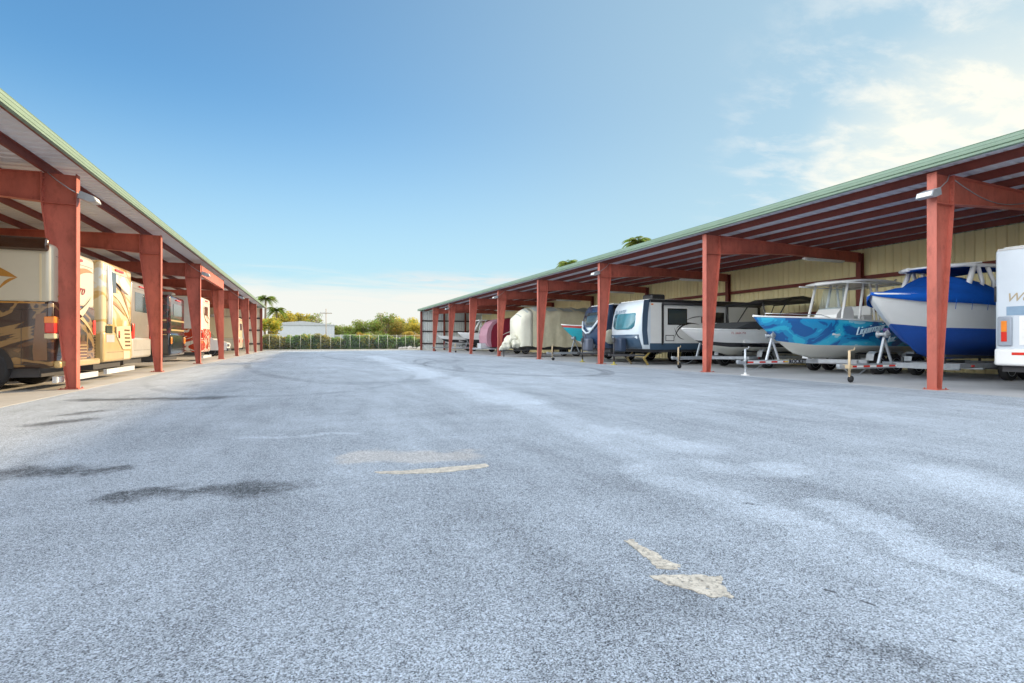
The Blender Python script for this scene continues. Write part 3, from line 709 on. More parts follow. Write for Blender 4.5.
text('FL 2604 PX', .12, mat('registration_red', (.35, .05, .05), .5), b, (1.6, -1.06, 1.40), (R(88), 0, R(-14)), space=1.1)

# turquoise boat farther down
S5 = 27.2
boat_trailer((13.0, S5, 0), 7.0, 'galvanised boat trailer under the turquoise boat', GALV, (4.6,), tp=False, jack='wheel', post=1.3, tongue=2.0)
b = thing('fishing_boat', 'turquoise and white boat in front of the tan covered trailer', 'boat', (13.7, S5, 0))
TURQ = mat('turquoise_gelcoat', (.02, .45, .55), .3, coat=.4)
r = hull(b, 6.2, 2.4, .58, 2.08, 1.80, 1.6, [WHT, TURQ, mat('red_stripe', (.5, .06, .05), .4)], [0, 0, 0, 1, 1, 1, 1, 1, 2], gun=WHT)
MB().prism([(2.4, 1.3), (2.5, 2.0), (3.2, 2.1), (3.3, 1.3)], 'y', -.4, .4).build('console', WHT, b)
outboard(b, 6.1, 0, 1.3, BLACK)

# far boats
S8 = 50.5
boat_trailer((13.5, S8, 0), 6.9, 'grey boat trailer under the far white boat with a raised windscreen', GALV, (4.4,), tp=False, tongue=2.0)
b = thing('motor_boat', 'white boat with dark waterline band and tall raked windscreen frame, far down the right shelter', 'boat', (13.9, S8, 0))
r = hull(b, 6.8, 2.5, .6, 2.0, 1.8, 1.6, [BLACK, WHT], [0, 0, 0, 0, 0, 1, 1, 1, 1], gun=WHT)
for s_ in (-1, 1): tb('windscreen_frame', WHT, b, [(1.4, s_*.7, 2.0), (2.1, s_*.7, 3.2), (2.7, s_*.7, 3.2), (2.4, s_*.7, 1.9)], .07)
bx('frame_top', WHT, b, 1.95, 2.8, -.85, .85, 3.2, 3.28)
S9 = 58.6
boat_trailer((13.3, S9, 0), 6.9, 'grey boat trailer under the last low white boat by the end wall', GALV, (4.4,), tp=False, tongue=2.0)
b = thing('skiff', 'low white skiff with a dark stripe, last boat before the end wall', 'boat', (13.8, S9, 0))
r = hull(b, 6.4, 2.3, .6, 1.75, 1.5, 1.3, [WHT, BLACK], [0, 0, 0, 0, 1, 1, 0, 0, 0], gun=WHT)
outboard(b, 6.3, 0, 1.2, BLACK)

# ------------------------------------------------------------------ travel trailers
def front_tongue(t, jm=None, y0=0.):
    m = MB()
    for s_ in (-1, 1): m.prism([(-.68, s_*.03), (-.68, s_*.09), (.9, s_*.75), (.9, s_*.66)], 'z', .40, .50)
    m.box(-.80, -.60, -.07, .07, .41, .53, .02); m.build('tongue', STEELD, t)
    m = MB().tube([(-.50, 0, .14), (-.50, 0, 1.10)], .035, 10).box(-.56, -.44, -.06, .06, 1.05, 1.28, .02); j = m.build('jack', STEELD, t)
    MB().lathe([(.01, 0), (.16, 0), (.14, .03), (.05, .05), (.04, .14), (.01, .14)], (-.50, 0, .004), 'z', 12).build('foot', mat('yellow_green_block', (.42, .36, .08), .7), j)
def travel_trailer(loc, label, L, Wd, Ht, capm, name='travel_trailer', dark=False):
    t = thing(name, label, 'travel trailer', loc)
    h = Wd/2; zb = .80
    side = MATS['black_gloss'] if dark else WHT2
    body = MB().box(.62, L, -h, h, zb, Ht-.02, .05, 2).build('body', side, t)
    # curved front: loft of the cap's profile across the width with rounded sides
    prof = [(.66, Ht), (.42, Ht-.04), (.22, Ht-.30), (.08, Ht-.75), (.0, Ht-1.3), (.02, 1.30), (.16, .98), (.30, zb-.05), (.66, zb-.05)]
    rings = []
    for yy, ins in ((-h-.012, .30), (-h+.05, .12), (-h+.22, .03), (0, -.03), (h-.22, .03), (h-.05, .12), (h+.012, .30)):
        rings.append([(min(.67, x+ins*(1 if x < .6 else 0)), yy, z) for x, z in prof])
    MB().loft(rings, smooth=True).build('front_cap', capm, t)
    return t, body, h, zb
SIL = mat('pale_blue_cap', (.62, .70, .76), .3, coat=.4, var=.04)
NAVY = mat('slate_blue_panel', (.045, .085, .14), .35, coat=.3)
S6 = 21.1
t, body, h, zb = travel_trailer((13.9, S6, 0), 'white travel trailer with pale blue rounded front, teal front window and black trim', 8.0, 2.45, 3.02, SIL)
# front window, name, wraps
def onfront(name, pts, m, dx=-.045, th=.03, hh=3.02):
    """plate following the cap's front curve; pts = (y, z)"""
    def xf(z):
        P_ = [(hh, .42), (hh-.30, .22), (hh-.75, .08), (hh-1.3, 0), (1.30, .02), (.98, .16), (.75, .30)]
        for (za, xa), (zc, xc) in zip(P_, P_[1:]):
            if zc <= z <= za: return xa+(xc-xa)*(za-z)/(za-zc)
        return .3
    m_b = MB(); f = [m_b.b.verts.new((xf(z)+dx+abs(y)**3*.075, y, z)) for y, z in pts]; g = [m_b.b.verts.new((xf(z)+dx+th+abs(y)**3*.075, y, z)) for y, z in pts]
    n = len(pts); m_b._f(f); m_b._f(g[::-1])
    for i in range(n): m_b._f([f[i], f[(i+1) % n], g[(i+1) % n], g[i]])
    return m_b.build(name, m, t)
def strips(name, rows, m, dx=-.045, hh=3.02, parent=None):
    """curved panel: rows = [(z, y_half)] lofted"""
    def xf(z):
        P_ = [(hh, .42), (hh-.30, .22), (hh-.75, .08), (hh-1.3, 0), (1.30, .02), (.98, .16), (.75, .30)]
        for (za, xa), (zc, xc) in zip(P_, P_[1:]):
            if zc <= z <= za: return xa+(xc-xa)*(za-z)/(za-zc)
        return .3
    R_ = []
    for z, yh in rows:
        f = [(xf(z)+dx+(abs(yh*u)**3)*.07, yh*u, z) for u in (-1, -.6, -.2, .2, .6, 1)]
        R_.append(f+[(p[0]+.035, p[1], p[2]) for p in reversed(f)])
    return MB().loft(R_).build(name, m, parent or t)
strips('front_window', [(2.42, .80), (2.38, .86), (2.1, .90), (1.82, .88), (1.70, .72), (1.66, .45)], TGLS)
strips('front_guard', [(1.42, 1.13), (1.15, 1.13), (.90, 1.10), (.76, 1.05)], NAVY, dx=-.06)
text('ALANTE', .25, mat('grey_lettering', (.25, .34, .42), .4), t, (.080, .86, 2.44), (R(73), 0, R(-90)), shear=.2, depth=.006)
MB().box(-.36, .0, -.32, .32, .62, 1.28, .08, 2).build('gas_bottle_cover', mat('navy_plastic', (.03, .05, .09), .5), t)
front_tongue(t)
for yy in (-h-.016,):
    MB().prism([(.30, 3.0), (.62, 3.03), (.52, 2.4), (.48, 1.6), (.56, .95), (.28, .95), (.20, 1.6), (.22, 2.3)], 'y', yy, yy+.008).build('front_wrap', NAVY, t)
ysd = -h
bx('roof_edge', BLACK, t, .60, 8.0, ysd-.012, ysd+.06, 2.90, 3.045); bx('roof', WHT2, t, .66, 7.98, -h+.065, h-.05, 2.99, 3.06)
bx('roof_edge', BLACK, t, .60, 8.0, h-.06, h+.012, 2.90, 3.045)
MB().box(1.35, 2.15, -.40, .40, 3.06, 3.38, .10, 3).build('air_conditioner', BLACK, t)
MB().box(4.6, 5.0, -.25, .25, 3.06, 3.2, .05).build('roof_vent', BLACK, t)
tb('awning', BLACK, t, [(1.3, ysd-.09, 2.86), (7.2, ysd-.09, 2.86)], .07, 10)
for x in (1.3, 7.2): bx('awning_arm', BLACK, t, x-.03, x+.03, ysd-.06, ysd-.012, .95, 2.86)
bx('skirt', NAVY, t, .62, 7.98, ysd-.014, ysd-.001, .72, 1.02); bx('belly', STEELD, t, .7, 7.9, -h+.08, h-.08, .60, .80)
w1 = bx('window', GBLK, t, 1.62, 2.72, ysd-.02, ysd-.001, 1.88, 2.64); bx('pane', GLS, w1, 1.67, 2.67, ysd-.026, ysd-.021, 1.93, 2.59)
w1 = bx('window', GBLK, t, 4.4, 4.95, ysd-.02, ysd-.001, 2.0, 2.5)
w1 = bx('slide_out', WHT2, t, 5.1, 7.0, ysd-.12, ysd-.001, 1.15, 2.78)
for a in ((5.06, 5.11), (6.99, 7.05)): bx('trim', BLACK, w1, a[0], a[1], ysd-.135, ysd-.002, 1.1, 2.82)
bx('trim', BLACK, w1, 5.111, 6.989, ysd-.135, ysd-.002, 2.781, 2.83)
MB().box(3.55, 3.80, ysd-.10, ysd-.001, 1.98, 2.28, .03, 2).build('speaker', BLACK, t)
bx('seam', BLACK, t, 1.36, 1.40, ysd-.010, ysd-.001, 1.03, 2.89)
MB().box(1.50, 1.98, ysd-.012, ysd-.001, 1.12, 1.40, .0).build('hatch', BLACK, t); MB().box(1.53, 1.95, ysd-.018, ysd-.0125, 1.15, 1.37).build('hatch_door', WHT2, t)
for P_ in (crescent((2.0, 1.25), (3.5, 1.9), .30, .24), crescent((2.1, 1.7), (3.2, 1.95), .18, .12), crescent((2.6, 1.2), (2.0, 1.75), .25, .18), crescent((2.6, 2.05), (4.0, 2.25), .12, .09)):
    decal('swoosh', P_, BLACK, t, 'y', ysd-.009, .007)
for s_ in (-1, 1):
    for x in (4.7, 5.6): wheel(t, x, s_*(h-.14), .36, .22, ALU)
YEL = mat('yellow_stabiliser', (.34, .25, .07), .6)
for y in (-1.0, .35):
    MB().prism([(.75, .60), (.82, .60), (.52, .32), (.74, .02), (.66, .01), (.42, .32)], 'y', y-.03, y+.03).build('stabiliser', YEL if y < 0 else mat('rusty_stabiliser', (.34, .26, .12), .7), t)
bx('marker_lamp', LORG, t, .70, .80, ysd-.03, ysd-.002, 2.78, 2.84)

# dark trailer behind the third column
S7 = 24.5
t, body, h, zb = travel_trailer((14.1, S7, 0), 'dark blue and black travel trailer with silver V graphic on its rounded front', 7.6, 2.40, 3.05, mat('dark_blue_cap', (.02, .045, .10), .25, coat=.5), dark=True)
tb('front_stripe', SIL, t, [(.13, 1.08, 2.2), (-.06, .75, 1.75), (-.08, .35, 1.55), (-.08, 0, 1.58), (-.06, -.6, 2.0), (.10, -1.02, 2.45)], .055, 6)
strips('front_window', [(2.66, .75), (2.4, .86), (2.15, .80), (1.95, .55)], GLS, hh=3.05, parent=t)
strips('front_panel', [(1.85, .40), (1.75, .32), (1.65, .1)], SIL, dx=-.05, hh=3.05, parent=t)
MB().box(-.38, .02, -.30, .30, .60, 1.26, .08, 2).build('gas_bottle_cover', mat('grey_plastic', (.13, .15, .20), .5), t)
front_tongue(t)
bx('belly', STEELD, t, .5, 7.5, -h+.05, h-.05, .55, .80)
for s_ in (-1, 1): wheel(t, 4.6, s_*(h-.14), .36, .22, ALU)
MB().lathe([(.01, .0), (.36, .0), (.38, .06), (.38, .14), (.36, .2), (.01, .2)], (.42, 0, 0), 'y', 22).build('spare_wheel_cover', mat('pale_wheel_cover', (.42, .42, .34), .6), t).location = (0, -h-.24, 1.35)
bx('roof', WHT2, t, .7, 7.55, -h+.05, h-.05, 3.03, 3.09); MB().box(3.2, 3.9, -.35, .35, 3.09, 3.36, .08, 2).build('air_conditioner', WHT2, t)

# trailer shrouded in a tan cover
S10 = 34.9
t = thing('covered_trailer', 'tall trailer shrouded in a tan and white cloth cover', 'covered trailer', (13.9, S10, 0))
rings = []
rnd = random.Random(4)
nx = 26
for i in range(nx+1):
    x = 7.3*i/nx; a = min(1, i/3)
    hf = 1.10+.12*a; zt = 2.90+.52*a+.06*math.sin(i*1.3)
    rg = []
    for (yu, zu) in ((-1.02, 0), (-1.03, .25), (-1.0, .5), (-1.0, .75), (-.99, .90), (-.84, .955), (-.4, 1.03), (0, 1.07), (.4, 1.03), (.84, .955), (.99, .90), (1.0, .75), (1.0, .5), (1.03, .25), (1.02, 0)):
        fold = (.075*math.sin(i*2.1+zu*2)+.05*math.sin(i*.8+zu*5))*(1.1-zu)+rnd.uniform(-.012, .012)
        rg.append((x+.02*math.sin(yu*9+zu*4), yu*hf+(fold if yu < 0 else -fold), .72+(zt-.72)*zu+(0.06*math.sin(i*.9) if zu == 0 else 0)))
    rings.append(rg)
MB().loft(rings[3:], closed=False, caps=False).build('cover', TAN, t, smooth=True)
MB().loft([rings[0]]+rings[1:4], closed=False, caps=True).build('front_cover', TANW, t, smooth=True)
tp = []
for i in range(0, nx+1, 2):
    tp.append([(p[0], p[1]*1.005, p[2]+.012) for p in rings[i][5:10]])
MB().loft(tp[:], closed=False, caps=False).build('top_panel', GREYC, t, smooth=True)
m_ = MB()
for k, (x, y, z, rr) in enumerate(((-.35, -.35, 1.25, .34), (-.45, .15, 1.05, .38), (-.75, -.2, .85, .33), (-.2, -.6, .95, .32), (-.95, 0, .62, .24), (-.25, .35, 1.35, .3))):
    r_ = bmesh.ops.create_icosphere(m_.b, subdivisions=3, radius=rr, matrix=Matrix.Translation((x, y, z)) @ Matrix.Diagonal((1.15, .95, .85, 1)))
    for v in r_['verts']:
        d = .05*math.sin(v.co.x*19+k)+.05*math.sin(v.co.z*17+v.co.y*13+k); v.co += (v.co-Vector((x, y, z))).normalized()*d
m_.build('bundled_cloth', TANW, t, smooth=True)
MB().prism([(-1.2, -.05), (-1.2, .05), (.8, .75), (.8, -.75)], 'z', .42, .50).box(.4, 7.2, -.9, .9, .50, .70).build('chassis', STEELD, t)
MB().tube([(-.9, 0, .02), (-.9, 0, .75)], .035, 8).build('jack', STEELD, t)
for s_ in (-1, 1): wheel(t, 4.4, s_*1.0, .36, .22)

# maroon rounded trailer
S11 = 42.6
t = thing('cargo_trailer', 'maroon round nosed trailer with a pale front, past the tan covered one', 'trailer', (13.9, S11, 0))
def roundnose(x0, x1, y0, y1, pts, m, name):
    MB().prism(pts, 'y', y0, y1, smooth=False).build(name, m, t)
MAR = mat('maroon_paint', (.22, .010, .035), .3, coat=.4)
P1 = [(.50, .62), (5.8, .62), (5.8, 2.95), (1.9, 3.05), (1.2, 2.9), (.65, 2.45), (.45, 1.9), (.42, 1.2)]
roundnose(0, 0, -1.1, 1.1, P1, MAR, 'body')
P0 = [(.48, .64), (.40, 1.2), (.43, 1.9), (.63, 2.46), (1.19, 2.91), (1.8, 3.05), (1.2, 3.02), (.55, 2.75), (.15, 2.2), (.02, 1.6), (.06, 1.0), (.25, .68)]
roundnose(0, 0, -1.06, 1.06, P0, mat('pale_maroon_nose', (.42, .22, .28), .4), 'nose')
decal('stripe', crescent((1.2, 1.5), (4.0, 2.1), .12, .09), STRIP, t, 'y', -1.108, .007)
bx('door', mat('maroon_door', (.16, .02, .04), .4), t, 3.9, 4.6, -1.11, -1.101, .8, 2.5); bx('window', GLS, t, 2.6, 3.4, -1.112, -1.101, 1.7, 2.3)
MB().prism([(-.9, -.05), (-.9, .05), (1.0, .8), (1.0, -.8)], 'z', .42, .52).box(1.0, 5.7, -.9, .9, .48, .62).build('chassis', GALV, t)
MB().box(-.3, .5, -.5, .5, .53, .95).build('tongue_box', ALU, t)
for s_ in (-1, 1): wheel(t, 3.6, s_*.98, .34, .2)

# white camper at the right edge: rear faces the lane, text on its rear
S1 = 5.80
t = thing('camper', 'white camper with tall red tail lights and blue band, rear corner at the right edge', 'camper', (14.55, S1, 0))
h = 1.24
MB().box(0, 6.5, -h, h, .72, 3.18, .07, 3).build('body', mat('cool_white_panel', (.58, .64, .70), .35, var=.04, coat=.2), t)
bx('roof', WHT2, t, .15, 6.4, -h+.1, h-.1, 3.18, 3.23); MB().tube([(.03, -h+.06, 3.16), (.03, h-.06, 3.16)], .035, 8).build('gutter', STRIP, t)
bx('blue_band', mat('grey_blue_band', (.22, .33, .45), .4), t, -.006, 0, -h+.08, h-.22, 1.68, 1.88)
bx('lower_panel', WHT, t, -.012, 0, -h+.09, h-.45, 1.02, 1.66)
for z in (1.18, 1.36, 1.54): bx('rib', STRIP, t, -.020, -.0125, -h+.1, h-.5, z, z+.03)
for s_ in (-1, 1):
    y = s_*(h-.20)
    f = MB().box(-.05, 0, y-.13, y+.13, 1.0, 1.66, .03, 2).build('tail_light', mat('grey_bezel', (.30, .34, .40), .4), t)
    bx('lens', LORG, f, -.062, -.051, y-.05, y+.05, 1.32, 1.56); bx('lens', LRED, f, -.062, -.051, y-.05, y+.05, 1.10, 1.315)
bm_ = MB().box(-.08, .05, -h+.02, h-.02, .56, .94, .05, 2).build('bumper', WHT, t)
bx('reflector_strip', LRED, t, -.086, -.081, -h+.25, h-.35, .80, .86)
text('West', .27, mat('bronze_lettering', (.42, .34, .22), .4), t, (-.004, h-.20, 1.99), (R(90), 0, R(-90)), shear=.35, depth=.004)
bx('belly', STEELD, t, .1, 6.4, -h+.1, h-.1, .42, .72)
for s_ in (-1, 1): wheel(t, 1.75, s_*(h-.15), .38, .24, ALU)
bx('side_window', GLS, t, 1.5, 2.6, h-.001, h+.008, 1.9, 2.5)
tb('vertical_trim', BLACK, t, [(.01, h-.01, 2.0), (.01, h-.01, 2.35)], .02, 6)

# ------------------------------------------------------------------ motorhomes on the left (rear faces the lane). local +x runs into the stall
GOLD = mat('gold_paint', (.42, .20, .035), .25, .2, coat=.5)
GOLD2 = mat('pale_gold_paint', (.52, .37, .16), .28, .1, coat=.5)
BROWN = mat('dark_brown_paint', (.045, .018, .008), .18, .1, coat=.7)
BROWN2 = mat('mid_brown_paint', (.17, .08, .035), .2, .1, coat=.6)
CRM = mat('cream_paint', (.64, .54, .34), .28, coat=.4, var=.04)
IVORY = mat('ivory_paint', (.52, .48, .37), .3, coat=.4, var=.04)
def swirl(name, c1, c2, c3, sc):
    return blotch(name, [c1, c2, c1, c3], sc, rough=.2, coat=.6, stretch=(.6, .6, 1.4), ths=(.42, .50, .60), edge=.015, dist=2.5)
SWB = swirl('brown_gold_swirl', (.035, .014, .007), (.24, .14, .05), (.10, .045, .018), .55)
SWC = swirl('cream_gold_swirl', (.62, .52, .32), (.52, .34, .12), (.60, .62, .58), .4)
SWR = swirl('red_swirl', (.45, .05, .02), (.70, .62, .50), (.60, .20, .06), .6)
SWD = swirl('black_maroon_swirl', (.012, .008, .008), (.09, .012, .012), (.05, .012, .012), .8)
def motorhome(label, X, s, Wd, Ht, L, upper, lower, belt, trim, zb=.50, louvre=None, ladder=False, lights='side', cat='motorhome', bar=True, dark_rear=False):
    t = thing('motorhome', label, cat, (-X, s, 0), PI)
    h = Wd/2
    m = MB()
    MB().box(.02, L, -h, h, belt, Ht, .12, 4).build('upper_body', upper, t)
    MB().box(0, L, -h-.004, h+.004, zb, belt+.12, .10, 3).build('lower_body', lower, t)
    bx('belt_line', trim, t, .14, L-.2, h+.004, h+.012, belt+.02, belt+.055); bx('belt_line', trim, t, .14, L-.2, -h-.012, -h-.004, belt+.02, belt+.055)
    MB().box(.5, L-.6, -h+.2, h-.2, Ht, Ht+.05, .02).build('roof', IVORY, t)
    for x in (1.6, 5.0): MB().box(x, x+.8, -.35, .35, Ht+.05, Ht+.30, .09, 2).build('air_conditioner', WHT2, t)
    bx('chassis', STEELD, t, .3, L-.2, -h+.15, h-.15, .30, zb+.02)
    for s_ in (-1, 1): wheel(t, 1.28 if X < 5.35 else 2.6, s_*(h-.10), .50, .28, ALU)
    SM = mat('panel_seam', (.05, .04, .035), .6)
    for s_ in (-1, 1):
        m = MB(); y = s_*(h+.0045)
        for x in (.55, 2.2, 4.1, 6.0):
            if x < L-.6: m.box(x, x+.010, y, y+s_*.003, zb+.08, belt-.05)
        m.box(.25, L-.5, y, y+s_*.003, zb+.09, zb+.10); m.box(.25, L-.5, y, y+s_*.003, belt-.12, belt-.11)
        m.build('panel_seams', SM, t)
        for x in (2.9, 4.9): MB().box(x, x+1.0, s_*(h-.002), s_*(h+.010), belt+.45, belt+1.05, .0).build('side_window', GLS, t)
    m = MB(); m.box(-.0035, -.0005, -h+.2, h-.2, zb+.28, zb+.29); m.box(.016, .019, -h+.2, h-.2, Ht-.28, Ht-.27); m.build('rear_seams', SM, t)
    MB().box(-.02, .03, -.35, .35, Ht-.20, Ht-.14, .01).build('marker_lamps', LRED, t)
    if bar:
        o = MB().box(-.06, .02, -h+.02, h-.02, .17, .31).build('mud_flap_bar', ALU, t)
    return t, h
# A: white over brown, nearest
t, h = motorhome('ivory over dark brown motorhome with gold swoosh, behind the nearest left column', 5.32, 15.78, 2.5, 3.30, 9.5, IVORY, SWB, 1.92, GOLD, louvre=None)
yS = h+.001
MB().box(.06, 4.2, h-.03, h+.10, 3.10, 3.40, .05, 2).build('awning', BROWN, t)
decal('swoosh', crescent((.62, 2.50), (2.6, 2.78), -.02, .16), GOLD, t, 'y', h, .006)
decal('swoosh', crescent((.62, 2.50), (.95, 2.22), .22, .05), GOLD, t, 'y', h, .006)
bx('corner_trim', CRM, t, .20, .24, h, h+.008, 2.0, 3.05)
MB().prism([(1.28+.60*math.cos(a), .50+.60*math.sin(a)) for a in [i*PI/14 for i in range(15)]], 'y', h+.003, h+.010).build('wheel_arch', BLACK, t)
wheel(t, 1.28, h-.02, .47, .10, CHR)
MB().prism([(.10, .68), (.34, .68), (.36, .9), (.30, 1.7), (.12, 1.75)], 'y', h+.003, h+.009).build('quarter_panel', BROWN2, t)
f = MB().box(-.035, .16, h-.18, h+.016, 1.28, 1.66, .03, 2).build('tail_light', LRED, t)
MB().box(-.04, .165, h-.185, h+.021, 1.50, 1.66, .02).build('indicator', LORG, f); MB().box(-.04, .165, h-.185, h+.021, 1.16, 1.28, .02).build('reverse_lamp', CRM, f)
bx('tail_light', LRED, t, -.02, .0, -h+.06, -h+.22, 1.28, 1.66)
decal('rear_swirl', crescent((-1.1, 2.9), (1.0, 2.1), .18, .10), GOLD, t, 'x', -.012+.025, -.008)
decal('rear_swirl', crescent((-1.0, 2.3), (1.0, 1.6), -.18, -.08), CRM, t, 'x', -.008, -.006)
decal('rear_swirl', crescent((-1.1, 1.2), (.9, 1.9), .14, .08), GOLD2, t, 'x', -.008, -.006)
text('Allegro', .36, mat('maroon_script', (.30, .06, .06), .4), t, (.010, .55, 2.28), (R(90), 0, R(-90)), shear=.6, depth=.006)
bx('rear_grille', BROWN2, t, -.015, -.002, -.6, .6, .62, 1.1)
for i in range(5): bx('louvre', GOLD2, t, -.028, -.0155, -.56, .56, .68+i*.08, .70+i*.08)
MB().box(-.12, .02, -h+.05, h-.05, .50, .66, .04, 2).build('rear_bumper', GOLD2, t)
bx('number_plate', STRIP, t, -.07, -.062, h-.75, h-.05, .185, .295)

# B: cream and gold
t, h = motorhome('cream and gold motorhome with vertical white rear trim and slatted grille', 5.42, 19.25, 2.56, 3.42, 9.5, SWC, GOLD2, 1.30, CRM)
bx('side_window', GLS, t, .35, .9, h+.001, h+.012, 1.48, 1.80)
for z in range(8): bx('side_louvre', BROWN, t, .2, .55, h+.005, h+.013, .64+z*.08, .68+z*.08)
for P_, mm in ((crescent((.9, 3.1), (-.9, 2.6), .10, .03), BROWN2), (crescent((.9, 2.8), (-1.15, 1.5), -.28, -.22), GOLD), (crescent((.7, 2.5), (-1.15, 1.6), -.22, -.10), CRM), (crescent((1.1, 2.3), (-.6, 1.9), -.10, -.04), GOLD)):
    decal('rear_swoosh', P_, mm, t, 'x', .012, -.009)
for y in (.98, .80): tb('vertical_trim', WHT, t, [(-.02, y, 1.6), (-.03, y, 2.4), (.01, y, 3.3)], .035, 8)
bx('rear_cap_window', GLS, t, -.004, .02, .30, .72, 2.55, 3.15)
p = MB().prism([(.35, 1.55), (-.95, 1.60), (-1.05, 1.2), (-1.0, .86), (-.25, .86), (.30, 1.25)], 'x', -.03, .0).build('rear_grille', CRM, t)
for i in range(5): bx('slat', BROWN2, p, -.04, -.031, -.92+.02*i, -.42+.02*i, .95+i*.12, 1.00+i*.12)
MB().box(-.03, .01, .02, .22, 1.18, 1.44, .02).build('tail_light', LRED, t)
MB().box(-.03, .01, -h+.03, -h+.15, 1.18, 1.44, .02).build('tail_light', LRED, t)
bx('hatch', CRM, t, -.012, .0, -.95, -.35, .56, .80)
bx('lower_grey', mat('grey_silver_paint', (.45, .46, .47), .3, .2), t, -.006, .0, .45, 1.1, 1.08, 1.30)
bx('number_plate', STRIP, t, -.07, -.062, h-.95, h-.15, .185, .295)
bx('rear_window', GLS, t, -.006, .0, .62, 1.12, 1.34, 1.56)

# C: white and silver with red lamps
t, h = motorhome('grey and white motorhome with bright red tail lights, mostly behind the second left column', 5.85, 23.3, 2.4, 3.3, 9, mat('taupe_paint', (.22, .19, .16), .3, coat=.4), mat('warm_grey_paint', (.42, .40, .36), .3, coat=.4), 1.15, BROWN2, bar=False)
for y in (h-.12, -h+.12): MB().box(-.03, .02, y-.10, y+.10, 1.2, 1.75, .03, 2).build('tail_light', LRED, t)
bx('rear_window', GLS, t, .012, .022, -.8, .8, 2.2, 2.9)
# D: black and maroon
t, h = motorhome('black and maroon motorhome with two gold side stripes', 5.35, 26.6, 2.7, 3.05, 9.5, SWD, mat('gloss_black_paint', (.01, .009, .01), .15, coat=.7), 1.35, GOLD2, bar=False)
for z in (1.55, 1.95):
    bx('rear_stripe', GOLD2, t, .008, .016, -h+.16, h-.16, z, z+.07)
    bx('side_stripe', GOLD2, t, .15, 8.8, h, h+.006, z, z+.07)
for y in (h-.12, -h+.12): MB().box(-.03, .02, y-.08, y+.08, 1.0, 1.3, .03, 2).build('tail_light', LORG, t)
bx('rear_window', GLS, t, .008, .018, -.8, .8, 2.2, 2.7)
# E: white, gold and red
t, h = motorhome('white motorhome with red lower rear and gold swirls, seen past the third left column', 5.55, 34.6, 2.6, 3.6, 9.5, mat('white_paint', (.74, .70, .62), .3, coat=.4), SWR, 1.75, GOLD)
for P_ in (crescent((1.0, 3.2), (-.9, 2.2), .25, .20), crescent((.8, 3.0), (-.6, 1.9), -.2, -.16), crescent((-.2, 3.2), (-1.0, 2.4), .3, .2)): decal('rear_swoosh', P_, GOLD, t, 'x', .012, -.008)
bx('rear_window', GLS, t, .006, .014, -.5, .5, 2.6, 3.1)
for y in (h-.12, -h+.12): MB().box(-.03, .02, y-.08, y+.08, 1.3, 1.7, .03, 2).build('tail_light', LRED, t)
# F: white van, nose to the lane
def van(label, X, s, Ht=2.55):
    t = thing('van', label, 'van', (-X, s, 0), PI)
    P_ = [(0, .45), (.02, 1.0), (.85, 1.25), (1.55, 2.0), (1.75, Ht-.12), (2.1, Ht), (5.6, Ht), (5.7, Ht-.1), (5.75, .45)]
    MB().prism(P_, 'y', -.98, .98).build('body', WHT, t)
    MB().prism([(.90, 1.32), (1.50, 1.98), (1.49, 2.0), (.88, 1.33)], 'y', -.85, .85).build('windscreen', GLS, t)
    for s_ in (-1, 1):
        y = s_*.98
        MB().prism([(1.3, 1.35), (1.75, 1.95), (2.5, 1.95), (2.5, 1.35)], 'y', y, y+s_*.006).build('side_window', GLS, t)
        MB().box(-.02, .06, s_*.78-.15, s_*.78+.15, .72, .92, .02).build('headlight', STRIP, t)
        for x in (.95, 4.6): wheel(t, x, s_*.86, .35, .22)
    bx('grille', BLACK, t, -.015, .0, -.5, .5, .72, .90); MB().box(-.08, .04, -.9, .9, .40, .60, .03).build('bumper', STEELD, t)
    return t
van('white van with dark windscreen parked nose out, far down the left shelter', 5.7, 44.6)
t, h = motorhome('plain cream motorhome with a tan belt, second from the far end on the left', 5.7, 52.5, 2.5, 3.2, 8.5, CRM, IVORY, 1.4, GOLD2, bar=False)
for y in (h-.12, -h+.12): MB().box(-.03, .02, y-.08, y+.08, 1.0, 1.3, .03, 2).build('tail_light', LRED, t)
bx('rear_window', GLS, t, .006, .014, -.7, .7, 2.1, 2.7)
t, h = motorhome('plain white motorhome, last one at the far end of the left shelter', 5.9, 60.0, 2.5, 3.0, 8.0, WHT2, IVORY, 1.3, CRM, bar=False)
for y in (h-.12, -h+.12): MB().box(-.03, .02, y-.08, y+.08, 1.0, 1.3, .03, 2).build('tail_light', LRED, t)
bx('rear_window', GLS, t, .006, .014, -.7, .7, 2.0, 2.6)

# ------------------------------------------------------------------ beyond the lane: fence, hedge, building, trees
def leafmat(name, c, var=.35):
    m = mat(name, c, .7, var=var, scale=1.3)
    nt = m.node_tree; b = nt.nodes['Principled BSDF']; src = b.inputs['Base Color'].links[0].from_socket
    tr = nt.nodes.new('ShaderNodeBsdfTranslucent'); nt.links.new(src, tr.inputs[0]); ms = nt.nodes.new('ShaderNodeMixShader'); ms.inputs[0].default_value = .5
    nt.links.new(b.outputs[0], ms.inputs[1]); nt.links.new(tr.outputs[0], ms.inputs[2]); nt.links.new(ms.outputs[0], nt.nodes['Material Output'].inputs[0])
    return m
LG = [leafmat('leaf_green', (.22, .36, .06)), leafmat('leaf_olive', (.26, .26, .07)), leafmat('leaf_yellow', (.52, .42, .06)), leafmat('leaf_dark', (.15, .27, .06)), leafmat('leaf_orange', (.40, .27, .07))]
BARK = mat('bark', (.20, .15, .11), .9, var=.3, bump=.4)
